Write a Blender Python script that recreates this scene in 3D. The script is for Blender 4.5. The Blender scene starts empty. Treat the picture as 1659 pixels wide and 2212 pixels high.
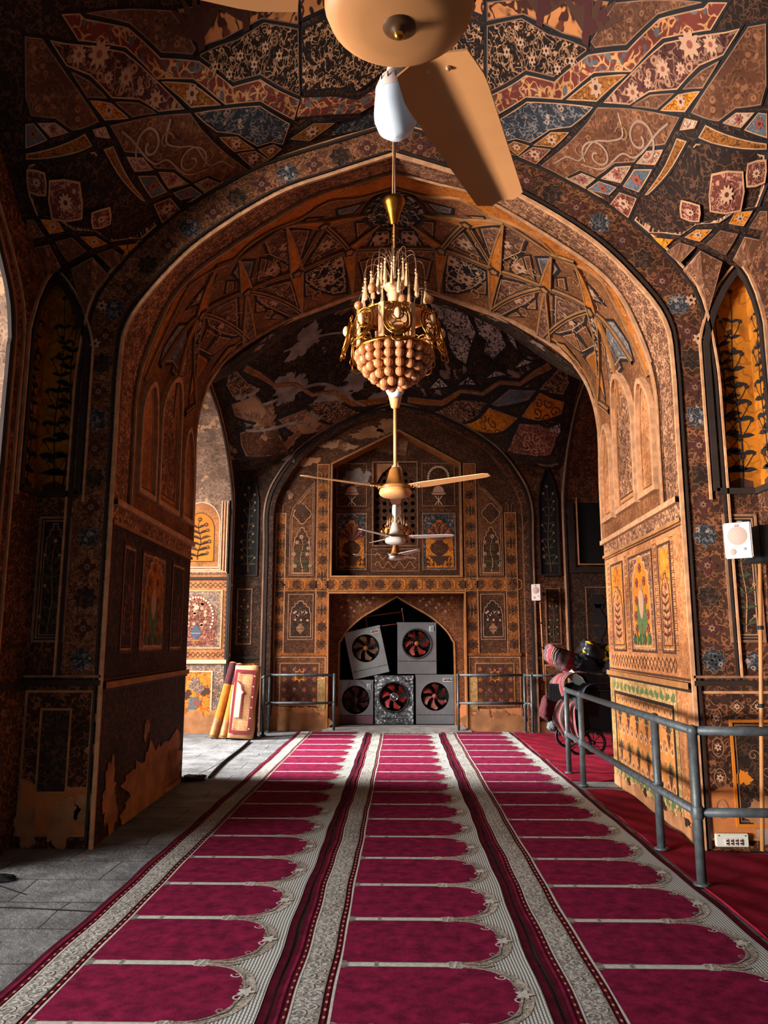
import bpy, bmesh, math, random
from mathutils import Vector, Matrix
from mathutils.geometry import tessellate_polygon
random.seed(7)
PI = math.pi
SC = bpy.context.scene
COL = SC.collection
# ---------- shared hall geometry (metres) ----------
XC = -0.05
def pchip(xs, ys):
    n = len(xs); h = [xs[i+1]-xs[i] for i in range(n-1)]; d = [(ys[i+1]-ys[i])/h[i] for i in range(n-1)]
    m = [d[0]] + [0.0]*(n-2) + [d[-1]]
    for i in range(1, n-1):
        if d[i-1]*d[i] > 0:
            w1 = 2*h[i]+h[i-1]; w2 = h[i]+2*h[i-1]
            m[i] = (w1+w2)/(w1/d[i-1]+w2/d[i])
    def f(x):
        if x <= xs[0]: return ys[0]
        if x >= xs[-1]: return ys[-1]
        i = 0
        while x > xs[i+1]: i += 1
        t = (x-xs[i])/h[i]
        return ((1+2*t)*(1-t)**2*ys[i] + t*(1-t)**2*h[i]*m[i] + t*t*(3-2*t)*ys[i+1] + t*t*(t-1)*h[i]*m[i+1])
    return f
def catmull(pts, k=6):
    out = []
    n = len(pts)
    for i in range(n-1):
        p0 = pts[max(i-1, 0)]; p1 = pts[i]; p2 = pts[i+1]; p3 = pts[min(i+2, n-1)]
        for j in range(k):
            t = j/k
            out.append(tuple(0.5*((2*b)+(c-a)*t+(2*a-5*b+4*c-d)*t*t+(3*b-a-3*c+d)*t**3) for a, b, c, d in zip(p0, p1, p2, p3)))
    out.append(tuple(pts[-1]))
    return out
def resample(pts, n):
    L = [0.0]
    for a, b in zip(pts, pts[1:]): L.append(L[-1]+math.dist(a, b))
    out = []; j = 0
    for i in range(n):
        s = L[-1]*i/(n-1)
        while j < len(L)-2 and L[j+1] < s: j += 1
        t = (s-L[j])/max(L[j+1]-L[j], 1e-9)
        out.append(tuple(a+(b-a)*t for a, b in zip(pts[j], pts[j+1])))
    return out
# half profiles, from the impost (z 2.75) up to the apex, x measured from the hall axis
P1 = [(2.37,2.75),(2.37,3.3),(2.37,3.9),(2.33,4.3),(2.11,4.66),(1.70,5.10),(1.05,5.54),(0.5,5.75),(0,5.92)]
P2 = [(2.41,2.75),(2.41,3.3),(2.40,3.95),(2.25,4.5),(2.08,4.87),(1.75,5.20),(0.86,5.81),(0.4,5.97),(0,6.09)]
P3 = [(2.5,2.75),(2.5,3.5),(2.5,4.3),(2.34,4.87),(2.0,5.26),(1.43,5.61),(0.97,5.80),(0.47,6.0),(0,6.17)]
EX = [(2.72,2.75),(2.72,3.4),(2.71,3.95),(2.62,4.54),(2.44,4.84),(2.21,5.12),(1.88,5.41),(1.36,5.74),(1.05,5.88),(0.5,6.06),(0,6.22)]
NP = 41
def half(P): return resample(catmull(P, 8), NP)
H1, H2, H3, HE = half(P1), half(P2), half(P3), half(EX)
Y1, YR, Y2, Y3 = 6.3, 6.8, 9.25, 14.2
HW = 3.02
def lerp2(a, b, t): return tuple(x+(y-x)*t for x, y in zip(a, b))
def bulge(Y): 
    return 0.30*max(0.0, math.sin(math.pi*min(1, max(0, (Y-YR)/(Y2-YR)))))**0.8
def passage(t, Y, side=1):
    """t 0 at the impost, 1 at the apex; returns (x, y, z)"""
    f = t*(NP-1); i = min(int(f), NP-2); g = f-i
    a = lerp2(H1[i], H1[i+1], g); b = lerp2(H2[i], H2[i+1], g); c = lerp2(H3[i], H3[i+1], g)
    if Y <= YR: p = lerp2(a, b, (Y-Y1)/(YR-Y1))
    else: p = lerp2(b, c, (Y-YR)/(Y2-YR))
    x, z = p
    if z > 3.9: z += bulge(Y)*(z-3.9)/2.2
    return (XC+side*x, Y, z)
BX = [0, .5, 1.0, 1.36, 1.88, 2.21, 2.44, 2.75, 3.07]
CZ = 4.78
B1 = pchip(BX, [6.24, 6.08, 5.91, 5.76, 5.43, 5.15, 4.95, 4.83, CZ])
B2 = pchip(BX, [6.14, 5.97, 5.80, 5.62, 5.24, 5.0, 4.88, 4.80, CZ])
YC1, YC2 = 3.25, 11.725
def vault1(x, y): 
    return B1(abs(x-XC)) + B1(abs(y-YC1)) - CZ
def vault2(x, y):
    return B2(abs(x-XC)) + B2(abs(y-YC2)*3.05/2.475) - CZ
# ---------- vault panels: outlines on the vault surfaces ----------
# bay vault: (distance from the hall axis, y); ("W", x, z) is a point on the arch wall
VAULT_NEAR = [
('purple', [(2.022, 5.089), (2.449, 4.777), (2.395, 4.960), (2.275, 5.087), (2.170, 5.272), (1.995, 5.375), (1.879, 5.497), (1.673, 5.564)]),
('ochre', [(1.597, 5.446), (1.836, 5.342), (1.642, 5.574), (1.395, 5.644)]),
('ochre', [(1.330, 5.897), (1.485, 5.828), (1.389, 6.027), (1.206, 6.092)]),
('ochre', [(1.054, 6.103), (1.199, 6.095), (1.114, 6.262), (0.992, 6.189)]),
('brown', [(2.376, 4.987), (2.321, 5.176), (2.190, 5.256), (2.283, 5.094)]),
('brown', [(2.161, 5.284), (2.064, 5.427), (1.879, 5.498), (1.995, 5.376)]),
('orange', [(2.313, 5.187), (2.245, 5.344), (2.076, 5.424), (2.173, 5.282)]),
('bluefl', [(1.108, 5.730), (1.633, 5.592), (1.486, 5.798), (1.330, 5.893), (1.196, 6.074), (1.074, 6.084), (0.980, 6.155), (0.884, 5.958)]),
('redbr', [(1.214, 6.096), (1.378, 6.042), (1.281, 6.282), (1.107, 6.266)]),
('scroll', [(1.644, 5.585), (2.228, 5.370), (2.163, 5.562), (2.036, 5.643), (1.988, 5.781), (1.859, 5.881), (1.759, 6.096), (1.630, 6.123), (1.534, 6.289), (1.303, 6.280)]),
('scroll', [(2.477, 4.761), (2.586, 4.710), (2.713, 5.026), (2.715, 5.137), (2.554, 5.192), (2.464, 5.286), (2.267, 5.335)]),
('pink', [(2.039, 5.652), (2.155, 5.580), (2.123, 5.700), (1.989, 5.786)]),
('pink', [(1.857, 5.898), (1.974, 5.805), (1.940, 6.009), (1.779, 6.090)]),
('pink', [(1.638, 6.129), (1.761, 6.104), (1.705, 6.267), (1.536, 6.298)]),
('pink', [(2.557, 5.202), (2.686, 5.173), (2.620, 5.274), (2.481, 5.283)]),
('blue', [(1.986, 5.824), (2.117, 5.725), (2.075, 5.977), (1.945, 6.031)]),
('blue', [(1.776, 6.111), (1.925, 6.058), (1.889, 6.193), (1.709, 6.284)]),
('blue', [(2.703, 5.169), (2.768, 5.165), (2.821, 5.299), (2.634, 5.281)]),
('zig', [(0.780, 5.789), (1.080, 5.576), (1.301, 5.561), (1.527, 5.356), (1.792, 5.235), (1.961, 4.994), (2.204, 4.807), (2.224, 4.767), (2.342, 4.696), (2.288, 4.892), (2.016, 5.088), (1.853, 5.336), (1.596, 5.442), (1.383, 5.651), (1.106, 5.717), (0.854, 5.951)]),
('brown2', [(1.572, 5.324), (1.790, 5.225), (1.959, 4.990), (2.192, 4.806), (2.205, 4.777), (1.661, 5.042), (1.529, 5.298)]),
('tree', [(0.733, 5.274), (1.638, 5.048), (1.518, 5.306), (1.328, 5.324), (1.024, 5.297), (0.743, 5.384)]),
('cloud', [(0.744, 5.390), (1.012, 5.301), (1.226, 5.337), (1.393, 5.327), (1.522, 5.326), (1.526, 5.350), (1.300, 5.555), (1.080, 5.570), (0.779, 5.776)]),
('ochre2', [(2.377, 5.320), (2.827, 5.314), (2.844, 5.358), (2.346, 5.418)]),
('ochre2', [(2.218, 5.486), (2.302, 5.457), (2.138, 5.938), (2.106, 5.970)]),
('tan', [(2.246, 5.369), (2.333, 5.334), (2.322, 5.380), (2.231, 5.446)]),
('star', [(2.341, 5.427), (2.847, 5.363), (2.913, 5.533), (2.896, 5.657), (2.747, 5.707), (2.654, 5.832), (2.500, 5.913), (2.426, 6.090), (2.306, 6.199), ("W", 2.16, 5.12), ("W", 2.03, 5.25)]),
('orange', [("W", 2.21, 5.09), (2.403, 6.145), ("W", 2.31, 4.98)]),
('orange', [(2.511, 5.944), (2.629, 5.891), (2.581, 6.056), (2.453, 6.077)]),
('orange', [(2.730, 5.715), (2.862, 5.683), (2.841, 5.819), (2.714, 5.820)]),
('brown', [(2.444, 6.142), (2.573, 6.123), ("W", 2.43, 4.83), ("W", 2.32, 4.95)]),
('brown', [(2.675, 5.878), (2.829, 5.879), (2.825, 6.144), (2.619, 6.060)]),
('brown', [(2.608, 6.130), (2.830, 6.211), ("W", 2.65, 4.36), ("W", 2.58, 4.59), ("W", 2.45, 4.78)]),
('brown', [(2.906, 5.681), (2.968, 5.674), (3.038, 5.842), (2.875, 5.829)]),
('brown', [(2.869, 5.890), (3.069, 5.912), ("W", 3.16, 4.41), ("W", 3.08, 4.66), (2.886, 6.176)]),
('redbr', [(1.940, 6.089), (2.079, 6.025), (2.078, 6.287), (1.903, 6.300)]),
('zig', [(-.028, 5.80), (.30, 5.93), (.50, 5.84), (.78, 5.77), (.85, 5.93), (.60, 5.99), (.30, 6.08), (-.028, 5.98)]),
('cloud', [(-.028, 5.33), (.73, 5.40), (.77, 5.74), (.5, 5.79), (.3, 5.87), (-.028, 5.74)]),
('tree', [(-.028, 5.02), (.73, 5.12), (.73, 5.36), (-.028, 5.29)]),
('ochre', [(.50, 6.09), (.70, 6.02), (.93, 6.11), (.75, 6.21)]),
('bluefl', [(-.028, 6.04), (.32, 6.13), (.45, 6.12), (.62, 6.22), (.3, 6.27), (-.028, 6.27)]),
]
# passage vault: (0 impost .. 1 crown, y)
VAULT_PASSAGE = [
('dark', [(0.867, 8.53), (0.754, 8.54), (0.754, 8.71), (0.787, 8.98), (0.825, 9.13), (0.867, 9.19)]),
('brown', [(0.725, 8.56), (0.621, 8.30), (0.621, 8.56), (0.642, 8.82), (0.700, 9.23), (0.738, 9.23)]),
('brown', [(0.583, 8.22), (0.492, 7.90), (0.483, 8.26), (0.504, 8.65), (0.537, 8.95), (0.558, 9.02)]),
('brown', [(0.796, 7.74), (0.721, 7.25), (0.679, 7.37), (0.679, 7.79), (0.729, 8.31), (0.758, 8.26)]),
('blue', [(0.650, 7.66), (0.617, 7.40), (0.588, 7.60), (0.596, 8.02), (0.625, 8.02)]),
('blue', [(0.446, 7.66), (0.429, 7.41), (0.367, 7.23), (0.329, 7.26), (0.354, 7.66), (0.354, 8.24), (0.408, 8.02)]),
('orange', [(0.458, 8.91), (0.433, 8.39), (0.325, 8.70), (0.383, 8.78)]),
('orange', [(0.558, 9.18), (0.521, 9.05), (0.417, 9.16), (0.358, 9.22), (0.400, 9.22)]),
('kite', [(0.787, 8.98), (0.754, 8.73), (0.750, 8.97), (0.779, 9.01)]),
('kite', [(0.642, 8.82), (0.621, 8.56), (0.613, 8.78), (0.642, 8.88)]),
('kite', [(0.700, 9.23), (0.667, 9.01), (0.646, 9.06)]),
('kite', [(0.504, 8.65), (0.483, 8.26), (0.433, 8.36), (0.463, 8.87)]),
('kite', [(0.537, 8.95), (0.504, 8.65), (0.463, 8.87), (0.496, 8.95)]),
('kite', [(0.679, 7.84), (0.662, 7.70), (0.633, 8.20), (0.658, 8.13)]),
('kite', [(0.704, 8.23), (0.679, 7.84), (0.658, 8.13), (0.683, 8.35)]),
('kite', [(0.588, 7.82), (0.571, 7.67), (0.554, 7.94), (0.579, 8.00)]),
('brown', [(.83, 7.95), (.868, 8.36), (.765, 8.38)]),
('kite', [(.90, 8.0), (.95, 8.12), (.90, 8.34)]),
('orange', [(.79, 7.42), (.83, 7.62), (.765, 7.58)]),
('blue', [(.86, 7.55), (.93, 7.60), (.90, 7.78), (.86, 7.72)]),
('brown', [(.70, 7.95), (.635, 8.12), (.70, 8.34)]),
('brown', [(.56, 7.35), (.51, 7.72), (.46, 7.40)]),
('kite', [(.90, 8.75), (.97, 8.80), (.97, 9.08), (.91, 9.10)]),
('dark', [(.95, 8.30), (.99, 8.40), (.99, 8.68), (.92, 8.60)]),
('brown', [(.83, 8.56), (.86, 8.56), (.86, 8.80)]),
('kite', [(.67, 8.60), (.70, 8.60), (.69, 8.85)]),
('brown', [(.43, 7.90), (.39, 8.20), (.34, 8.40), (.34, 7.70)]),
]
# far bay vault: (distance from the axis, y)
VAULT_FAR = [
('white', [(0.44, 11.50), (0.63, 11.50), (0.86, 11.50), (1.35, 12.32), (1.23, 12.98), (1.05, 12.95), (0.92, 12.83), (0.85, 12.52), (0.56, 12.12)]),
('white', [(1.07, 11.50), (1.25, 11.50), (1.43, 11.50), (1.84, 12.19), (1.67, 12.63), (1.49, 12.61), (1.51, 12.35), (1.38, 12.34)]),
('white', [(1.45, 11.50), (1.72, 11.50), (2.02, 12.13), (1.88, 12.07)]),
('white', [(0.56, 13.53), (0.76, 13.29), (0.95, 13.39)]),
('white', [(1.07, 13.33), (1.27, 13.11), (1.45, 13.17)]),
('white', [(1.56, 13.02), (1.73, 12.74), (1.93, 12.71)]),
('white', [(2.00, 12.53), (2.09, 12.21), (2.27, 12.14)]),
('white', [(2.64, 13.21), (2.86, 13.09), (2.90, 13.24), (2.84, 13.34)]),
('zig', [(0.18, 13.82), (0.81, 13.64), (1.13, 13.34), (1.51, 13.21), (1.78, 12.88), (2.10, 12.68), (2.29, 12.28), (2.47, 12.0), (2.58, 12.13), (2.35, 12.43), (2.14, 12.77), (1.82, 12.96), (1.55, 13.29), (1.17, 13.42), (0.85, 13.80), (0.18, 14.09)]),
('blue', [(1.96, 12.90), (2.41, 12.65), (2.30, 12.91), (1.82, 13.28), (1.65, 13.34)]),
('orange', [(1.65, 13.36), (2.17, 13.22), (1.94, 13.59), (1.48, 14.15), (1.25, 14.15)]),
('orange', [(2.44, 12.68), (2.89, 12.77), (2.87, 12.99), (2.51, 13.14), (2.18, 13.20)]),
('dark', [(1.08, 13.54), (1.64, 13.31), (1.22, 14.15), (0.67, 14.12)]),
('dark', [(2.63, 12.11), (2.76, 12.0), (2.90, 12.39), (2.84, 12.67), (2.41, 12.65)]),
('redbr', [(2.17, 13.28), (2.49, 13.17), (2.83, 13.21), (2.84, 13.42), (2.78, 13.64), (2.39, 13.78), (2.04, 14.04), (2.09, 13.57)]),
]
# ---------- colours and procedural materials ----------
def hexc(h, k=1.0):
    h = h.lstrip('#'); o = []
    for i in (0, 2, 4):
        c = int(h[i:i+2], 16)/255
        o.append((c/12.92 if c <= .04045 else ((c+.055)/1.055)**2.4)*k)
    return (*o, 1.0)
def warm(h, k=1.0):
    r, g, b, a = hexc(h, k); return (r, g*.84, b*.70, 1)
MATS = {}
class NT:
    def __init__(s, name, rough=.8, metal=0.0, spec=.3):
        s.m = bpy.data.materials.new(name); s.m.use_nodes = True
        s.t = s.m.node_tree; s.N = s.t.nodes; s.L = s.t.links
        s.b = s.N['Principled BSDF']; s.b.inputs['Roughness'].default_value = rough
        s.b.inputs['Metallic'].default_value = metal; s.b.inputs['Specular IOR Level'].default_value = spec
        MATS[name] = s.m
    def put(s, sock, v):
        if isinstance(v, bpy.types.NodeSocket): s.L.new(v, sock)
        else: sock.default_value = v
    def node(s, kind, **kw):
        n = s.N.new(kind)
        for k, v in kw.items(): setattr(n, k, v)
        return n
    def math(s, op, a, b=0.0, c=0.0, clamp=False):
        n = s.node('ShaderNodeMath', operation=op, use_clamp=clamp)
        for i, v in enumerate((a, b, c)): s.put(n.inputs[i], v)
        return n.outputs[0]
    def step(s, v, lo, hi):          # smooth 0..1 between lo and hi (hi may be the smaller)
        n = s.node('ShaderNodeMapRange', interpolation_type='SMOOTHSTEP')
        s.put(n.inputs['Value'], v)
        n.inputs['From Min'].default_value = lo; n.inputs['From Max'].default_value = hi
        return n.outputs[0]
    def mix(s, f, a, b, mode='MIX'):
        n = s.node('ShaderNodeMix', data_type='RGBA', blend_type=mode)
        s.put(n.inputs[0], f); s.put(n.inputs[6], a); s.put(n.inputs[7], b)
        return n.outputs[2]
    def uv(s):
        return s.node('ShaderNodeUVMap', uv_map='UVMap').outputs[0]
    def obj(s):
        return s.node('ShaderNodeTexCoord').outputs['Object']
    def sep(s, v):
        n = s.node('ShaderNodeSeparateXYZ'); s.L.new(v, n.inputs[0]); return n.outputs
    def noise(s, v, scale, detail=3.0, rough=.55, out=0):
        n = s.node('ShaderNodeTexNoise'); s.L.new(v, n.inputs['Vector'])
        n.inputs['Scale'].default_value = scale; n.inputs['Detail'].default_value = detail; n.inputs['Roughness'].default_value = rough
        return n.outputs[out]
    def vor(s, v, scale, feature='F1', out=0, rnd=1.0):
        n = s.node('ShaderNodeTexVoronoi', feature=feature); s.L.new(v, n.inputs['Vector'])
        n.inputs['Scale'].default_value = scale; n.inputs['Randomness'].default_value = rnd
        return n.outputs[out]
    def warp(s, v, scale, amt):
        n = s.node('ShaderNodeVectorMath', operation='SUBTRACT'); s.L.new(s.noise(v, scale, 2.0, .5, 1), n.inputs[0]); n.inputs[1].default_value = (.5, .5, .5)
        k = s.node('ShaderNodeVectorMath', operation='SCALE'); s.L.new(n.outputs[0], k.inputs[0]); k.inputs['Scale'].default_value = amt
        a = s.node('ShaderNodeVectorMath', operation='ADD'); s.L.new(v, a.inputs[0]); s.L.new(k.outputs[0], a.inputs[1])
        return a.outputs[0]
    def shift(s, v, off):
        a = s.node('ShaderNodeVectorMath', operation='ADD'); s.L.new(v, a.inputs[0]); a.inputs[1].default_value = off
        return a.outputs[0]
    def bump(s, h, strength=.3, dist=.01):
        n = s.node('ShaderNodeBump'); n.inputs['Strength'].default_value = strength; n.inputs['Distance'].default_value = dist
        s.L.new(h, n.inputs['Height']); s.L.new(n.outputs[0], s.b.inputs['Normal'])
    def color(s, c): s.put(s.b.inputs['Base Color'], c); return s.m

def plain(name, col, rough=.6, metal=0.0, var=.0, scale=6.0, spec=.3, coat=0.0):
    t = NT(name, rough, metal, spec); c = hexc(col)
    if var:
        f = t.noise(t.obj(), scale, 4.0)
        c = t.mix(t.step(f, .35, .68), tuple(x*(1-var) for x in c[:3])+(1,), c)
    t.color(c)
    if coat: t.b.inputs['Coat Weight'].default_value = coat
    return t.m

def floral(name, ground, vine, leaf, flower, scale=9.0, vw=.05, pet=.26, wear=None, wear_at=.62, low=None, k=1.0, bloom=1.0):
    """painted arabesque: winding stems, leaves and rosettes on a coloured ground; worn plaster patches"""
    t = NT(name, .82, 0, .2)
    u = t.uv(); w = t.warp(u, scale*.55, .9/scale)
    cool = name.startswith(('pile', 'v_blue', 'v_white', 'rug', 'p_blue', 'p_dark', 'v_pink'))
    g, v, l, fl = ((hexc if cool else warm)(h, k) for h in (ground, vine, leaf, flower))
    de = t.vor(w, scale, 'DISTANCE_TO_EDGE'); d1 = t.vor(w, scale); d2 = t.vor(t.shift(w, (3.1, 1.7, 0)), scale*2.3)
    sc = t.noise(w, scale*1.25, 1.5); brk = t.noise(t.shift(u, (2, 7, 0)), scale*.8, 2.0)
    curl = t.step(t.math('ABSOLUTE', t.math('SUBTRACT', sc, .5)), .034, .022)
    c = t.mix(t.step(d2, .36, .24), g, l)
    c = t.mix(t.math('MULTIPLY', t.step(de, vw, vw*.45), t.step(brk, .50, .60)), c, v)
    c = t.mix(t.math('MULTIPLY', curl, t.step(brk, .36, .46)), c, v)
    c = t.mix(t.math('MULTIPLY', t.step(d1, pet, pet*.8), bloom), c, fl)
    c = t.mix(t.math('MULTIPLY', t.step(d1, pet*.5, pet*.35), bloom), c, g)
    big = t.noise(u, 1.7, 4.0, .6)
    c = t.mix(t.step(big, .62, .3), c, t.mix(1.0, c, (.5, .48, .46, 1), 'MULTIPLY'))
    if wear:
        n2 = t.noise(t.shift(u, (9, 4, 0)), 2.3, 6.0, .62)
        if low is not None:      # plaster lost from the foot of the wall upwards
            vv = t.sep(u)[1]
            n2 = t.math('ADD', n2, t.step(vv, low, low*.25) if low > 0 else 0.0)
            n2 = t.math('SUBTRACT', n2, 0.0)
        f = t.step(n2, wear_at, wear_at+.025)
        wc = t.mix(t.noise(u, 14, 4.0), warm(wear, .7*k), warm(wear, 1.15*k))
        c = t.mix(f, c, wc)
        t.bump(f, .35, .012)
    t.color(c)
    return t.m

def tilework(name, ground, a, b, scale=6.0, k=1.0):
    """regular star-and-cross tile panel"""
    t = NT(name, .6, 0, .3)
    u = t.uv()
    n = t.node('ShaderNodeVectorMath', operation='SCALE'); t.L.new(u, n.inputs[0]); n.inputs['Scale'].default_value = scale
    s = t.sep(n.outputs[0])
    fx = t.math('ABSOLUTE', t.math('SUBTRACT', t.math('FRACT', s[0]), .5)); fy = t.math('ABSOLUTE', t.math('SUBTRACT', t.math('FRACT', s[1]), .5))
    dia = t.math('ADD', fx, fy); sq = t.math('MAXIMUM', fx, fy)
    star = t.math('MINIMUM', t.math('MULTIPLY', dia, .75), sq)
    c = t.mix(t.step(star, .27, .25), hexc(ground, k), hexc(a, k))
    c = t.mix(t.math('LESS_THAN', t.math('ABSOLUTE', t.math('SUBTRACT', star, .27)), .02), c, hexc('#e0a060', k))
    c = t.mix(t.step(star, .10, .08), c, hexc(b, k))
    nz = t.noise(t.warp(u, 20, .03), 22, 3.0)
    c = t.mix(t.step(nz, .55, .6), c, t.mix(.5, c, hexc(b, k)))
    big = t.noise(u, 2.0, 3.0)
    c = t.mix(t.step(big, .6, .35), c, t.mix(1.0, c, (.6, .55, .5, 1), 'MULTIPLY'))
    t.color(c); return t.m

def carpet_pile(name, c1, c2, scale=11):
    t = NT(name, .95, 0, .05); u = t.uv()
    f = t.noise(u, scale, 6.0, .65); g = t.noise(u, 150, 2.0)
    h = t.math('ADD', f, t.math('MULTIPLY', t.math('SUBTRACT', g, .5), .35))
    t.color(t.mix(t.step(h, .25, .8), hexc(c1), hexc(c2)))
    t.bump(g, .25, .004)
    return t.m

def ridged(name, c1, c2, freq=62):
    t = NT(name, .9, 0, .1); u = t.uv(); s = t.sep(t.warp(u, 6, .006))
    wv = t.math('SINE', t.math('MULTIPLY', s[0], freq*2*PI))
    dash = t.math('SINE', t.math('ADD', t.math('MULTIPLY', s[1], 2*PI*38), t.math('MULTIPLY', t.math('FLOOR', t.math('MULTIPLY', s[0], freq)), 2.1)))
    f = t.math('MULTIPLY', t.step(wv, -.55, .1), t.step(dash, -1.15, -.7))
    t.color(t.mix(f, hexc(c1), hexc(c2)))
    return t.m

def dotted(name, c1, c2, freq):
    t = NT(name, .9, 0, .1); u = t.uv(); s = t.sep(u)
    wv = t.math('SINE', t.math('MULTIPLY', s[1], freq*2*PI))
    t.color(t.mix(t.step(wv, .45, .7), hexc(c1), hexc(c2)))
    return t.m

def stone(name):
    t = NT(name, .75, 0, .25); u = t.uv(); w = t.warp(u, 1.3, .12)
    b = t.node('ShaderNodeTexBrick', offset=.5); t.L.new(w, b.inputs['Vector'])
    b.inputs['Scale'].default_value = 1.0; b.inputs['Brick Width'].default_value = .82; b.inputs['Row Height'].default_value = .46
    b.inputs['Mortar Size'].default_value = .007; b.inputs['Mortar Smooth'].default_value = .3
    b.inputs['Color1'].default_value = hexc('#8b8b8b'); b.inputs['Color2'].default_value = hexc('#7b7b7c'); b.inputs['Mortar'].default_value = hexc('#4a4a4a')
    n = t.noise(u, 2.6, 7.0, .65); n2 = t.noise(t.shift(u, (5, 5, 0)), 9, 5.0, .7)
    c = t.mix(t.step(n, .35, .7), t.mix(1.0, b.outputs[0], hexc('#b8b8b8'), 'MULTIPLY'), b.outputs[0])
    c = t.mix(t.math('MULTIPLY', t.step(n2, .62, .72), .5), c, hexc('#4c4b4a'))
    t.color(c)
    h = t.math('SUBTRACT', t.math('ADD', t.math('MULTIPLY', n, 1.2), t.math('MULTIPLY', n2, .6)), t.math('MULTIPLY', b.outputs[1], .8))
    t.bump(h, .7, .03)
    return t.m

def striped(name, cols, axis=0, scale=9.0):
    t = NT(name, .95, 0, .05); s = t.sep(t.uv())
    r = t.node('ShaderNodeValToRGB'); r.color_ramp.interpolation = 'CONSTANT'
    t.L.new(t.math('FRACT', t.math('MULTIPLY', s[axis], scale)), r.inputs[0])
    e = r.color_ramp.elements
    e[0].position = 0; e[0].color = hexc(cols[0][1]); e[1].position = cols[1][0]; e[1].color = hexc(cols[1][1])
    for p, c in cols[2:]:
        x = e.new(p); x.color = hexc(c)
    t.color(r.outputs[0]); return t.m

def mottled(name, cols, scale=30, rough=.5):
    t = NT(name, rough, 0, .3); w = t.warp(t.obj(), scale*.6, .5/scale)
    v = t.vor(w, scale, 'F1', 1); d = t.vor(w, scale, 'DISTANCE_TO_EDGE')
    s = t.sep(v)
    c = t.mix(t.step(s[0], .3, .34), hexc(cols[0]), hexc(cols[1]))
    c = t.mix(t.step(s[0], .72, .75), c, hexc(cols[2]))
    c = t.mix(t.step(d, .07, .03), c, hexc(cols[3]))
    t.color(c); return t.m

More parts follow.
